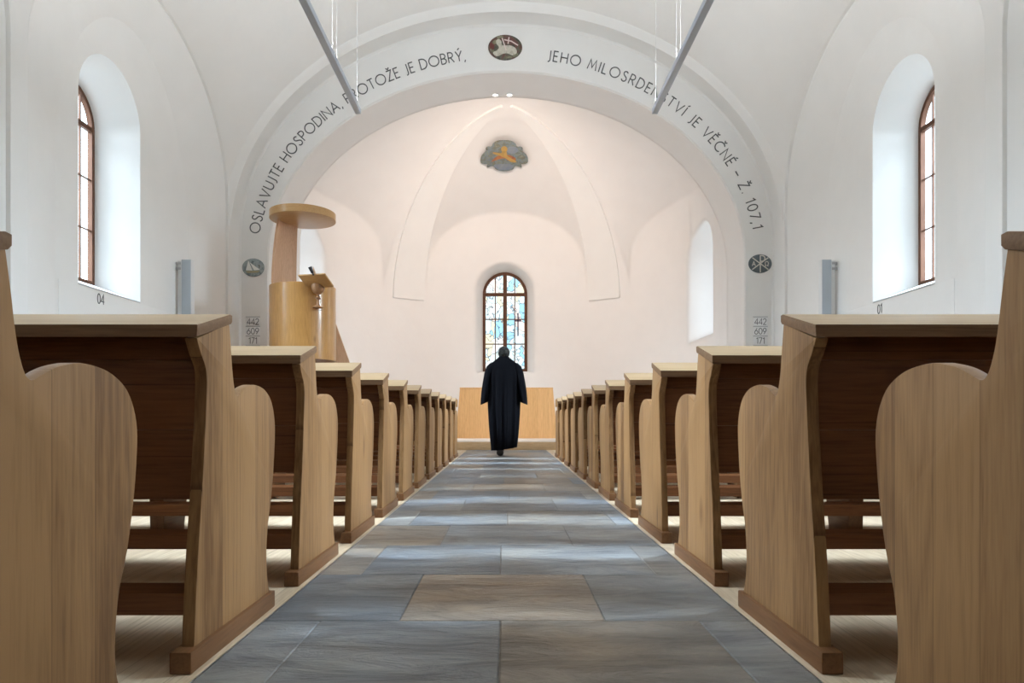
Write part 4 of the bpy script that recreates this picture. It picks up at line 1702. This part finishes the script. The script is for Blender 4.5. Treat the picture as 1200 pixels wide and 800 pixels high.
Lp[-1] = [(x, y, z + 0.05 * (x + 0.2) / 0.4) for x, y, z in Lp[-1]]
inn = [(x * 0.95, y * 0.95, z + 0.03) for x, y, z in Lp[-1]]
rings(bm, Lp + [inn], True, True, False)
bm_obj('robe', bm, MAT['robe'], per, ang=60)
for sx in (-1, 1):
    bm = bmesh.new()
    path = [((0.175, 0.0, 1.515), 0.055, 0.08), ((0.212, 0.0, 1.46), 0.075, 0.10), ((0.245, -0.005, 1.36), 0.077, 0.118), ((0.275, -0.01, 1.20), 0.075, 0.125),
            ((0.298, 0.0, 1.05), 0.075, 0.14), ((0.312, 0.02, 0.92), 0.072, 0.16), ((0.318, 0.03, 0.86), 0.070, 0.17)]
    Lp = []
    for (c, a, b) in path:
        row = []
        for k in range(40):
            t = 2 * PI * k / 40
            w = 1 + 0.05 * math.sin(7 * t + 1) * min(1, (1.46 - c[2]) * 3)
            row.append((sx * c[0] + a * w * math.cos(t), c[1] + b * w * math.sin(t), c[2] + (0.03 * (sx * math.cos(t)) * -1 if c[2] < 0.9 else 0)))
        Lp.append(row)
    Lp.append([(p[0] * 0.97 + sx * c[0] * 0.03, p[1] * 0.93, p[2] + 0.04) for p in Lp[-1]])
    rings(bm, Lp, True, True, False)
    bm_obj('sleeve', bm, MAT['robe'], per, ang=60)
# hair
bm = bmesh.new()
Lp = []
for i in range(13):
    ph = -0.30 * PI / 2 * 1.6 + (PI / 2 + 0.30 * PI / 2 * 1.6) * i / 12
    row = []
    for k in range(36):
        t = 2 * PI * k / 36
        # fuller behind (y<0), short hairline in front
        phk = ph if math.sin(t) < 0.2 else max(ph, 0.45 + 0.3 * (math.sin(t) - 0.2))
        c, sn = math.cos(phk), math.sin(phk)
        r = 1 + 0.02 * math.sin(9 * t + 5 * ph)
        row.append((0.096 * c * math.cos(t) * r, 0.016 + 0.112 * c * math.sin(t) * r, 1.688 + 0.107 * sn))
    Lp.append(row)
rings(bm, Lp, True, False, True)
bm_obj('hair', bm, flat_spec(noise_mat('grey_hair', [(0.016, 0.017, 0.017), (0.036, 0.038, 0.037), (0.062, 0.062, 0.06)], 40, 0.9), 0.06), per, ang=70)
for (fx, fy, rot, lift) in ((-0.06, -0.10, 0, 0.0), (0.08, 0.30, 0, 0.12)):
    bm = bmesh.new()
    Lp = []
    for (yy, w, h) in ((-0.14, 0.034, 0.06), (-0.130, 0.058, 0.10), (-0.06, 0.060, 0.12), (0.0, 0.054, 0.10), (0.07, 0.058, 0.07), (0.12, 0.050, 0.052), (0.15, 0.024, 0.03)):
        Lp.append([(fx + w * math.cos(2 * PI * k / 20), fy + yy, max(0.0, h / 2 + h / 2 * math.sin(2 * PI * k / 20)) + lift) for k in range(20)])
    rings(bm, Lp, True, True, True)
    bm_obj('shoe', bm, MAT['black'], per, ang=60)

for pts in ([(-0.075, -0.02, 0.52), (-0.062, -0.15, 0.26), (-0.06, -0.19, 0.085)], [(0.085, 0.16, 0.58), (0.082, 0.19, 0.36), (0.08, 0.21, 0.20)]):
    bm = bmesh.new()
    tube(bm, pts, [0.075, 0.068, 0.062], 20)
    bm_obj('trouser_leg', bm, MAT['robe'], per, ang=60)

# ------------------------------------------------------------------ world, camera, colour
w = bpy.data.worlds.new('World')
S.world = w
w.use_nodes = True
bg = w.node_tree.nodes['Background']
bg.inputs['Color'].default_value = (0.70, 0.88, 1.0, 1)
bg.inputs['Strength'].default_value = 7.0

cam = bpy.data.cameras.new('camera')
cam.sensor_width = 36
cam.lens = 24
cam.shift_x = 6.5 / 1200
cam.shift_y = 88 / 1200
cam.clip_start = 0.05
co = bpy.data.objects.new('camera', cam)
COL.objects.link(co)
co.location = (0, 0, EYE)
co.rotation_euler = (PI / 2, 0, 0)
S.camera = co

S.view_settings.view_transform = 'Standard'
S.view_settings.look = 'None'
S.view_settings.gamma = 1
S.view_settings.use_curve_mapping = False
S.view_settings.exposure = -0.09
cy = S.cycles
cy.use_denoising = True
try: cy.denoiser = 'OPENIMAGEDENOISE'
except Exception: pass
cy.max_bounces = 12
cy.diffuse_bounces = 8
cy.glossy_bounces = 4
cy.transparent_max_bounces = 8
cy.sample_clamp_indirect = 6
cy.caustics_reflective = False
cy.caustics_refractive = False
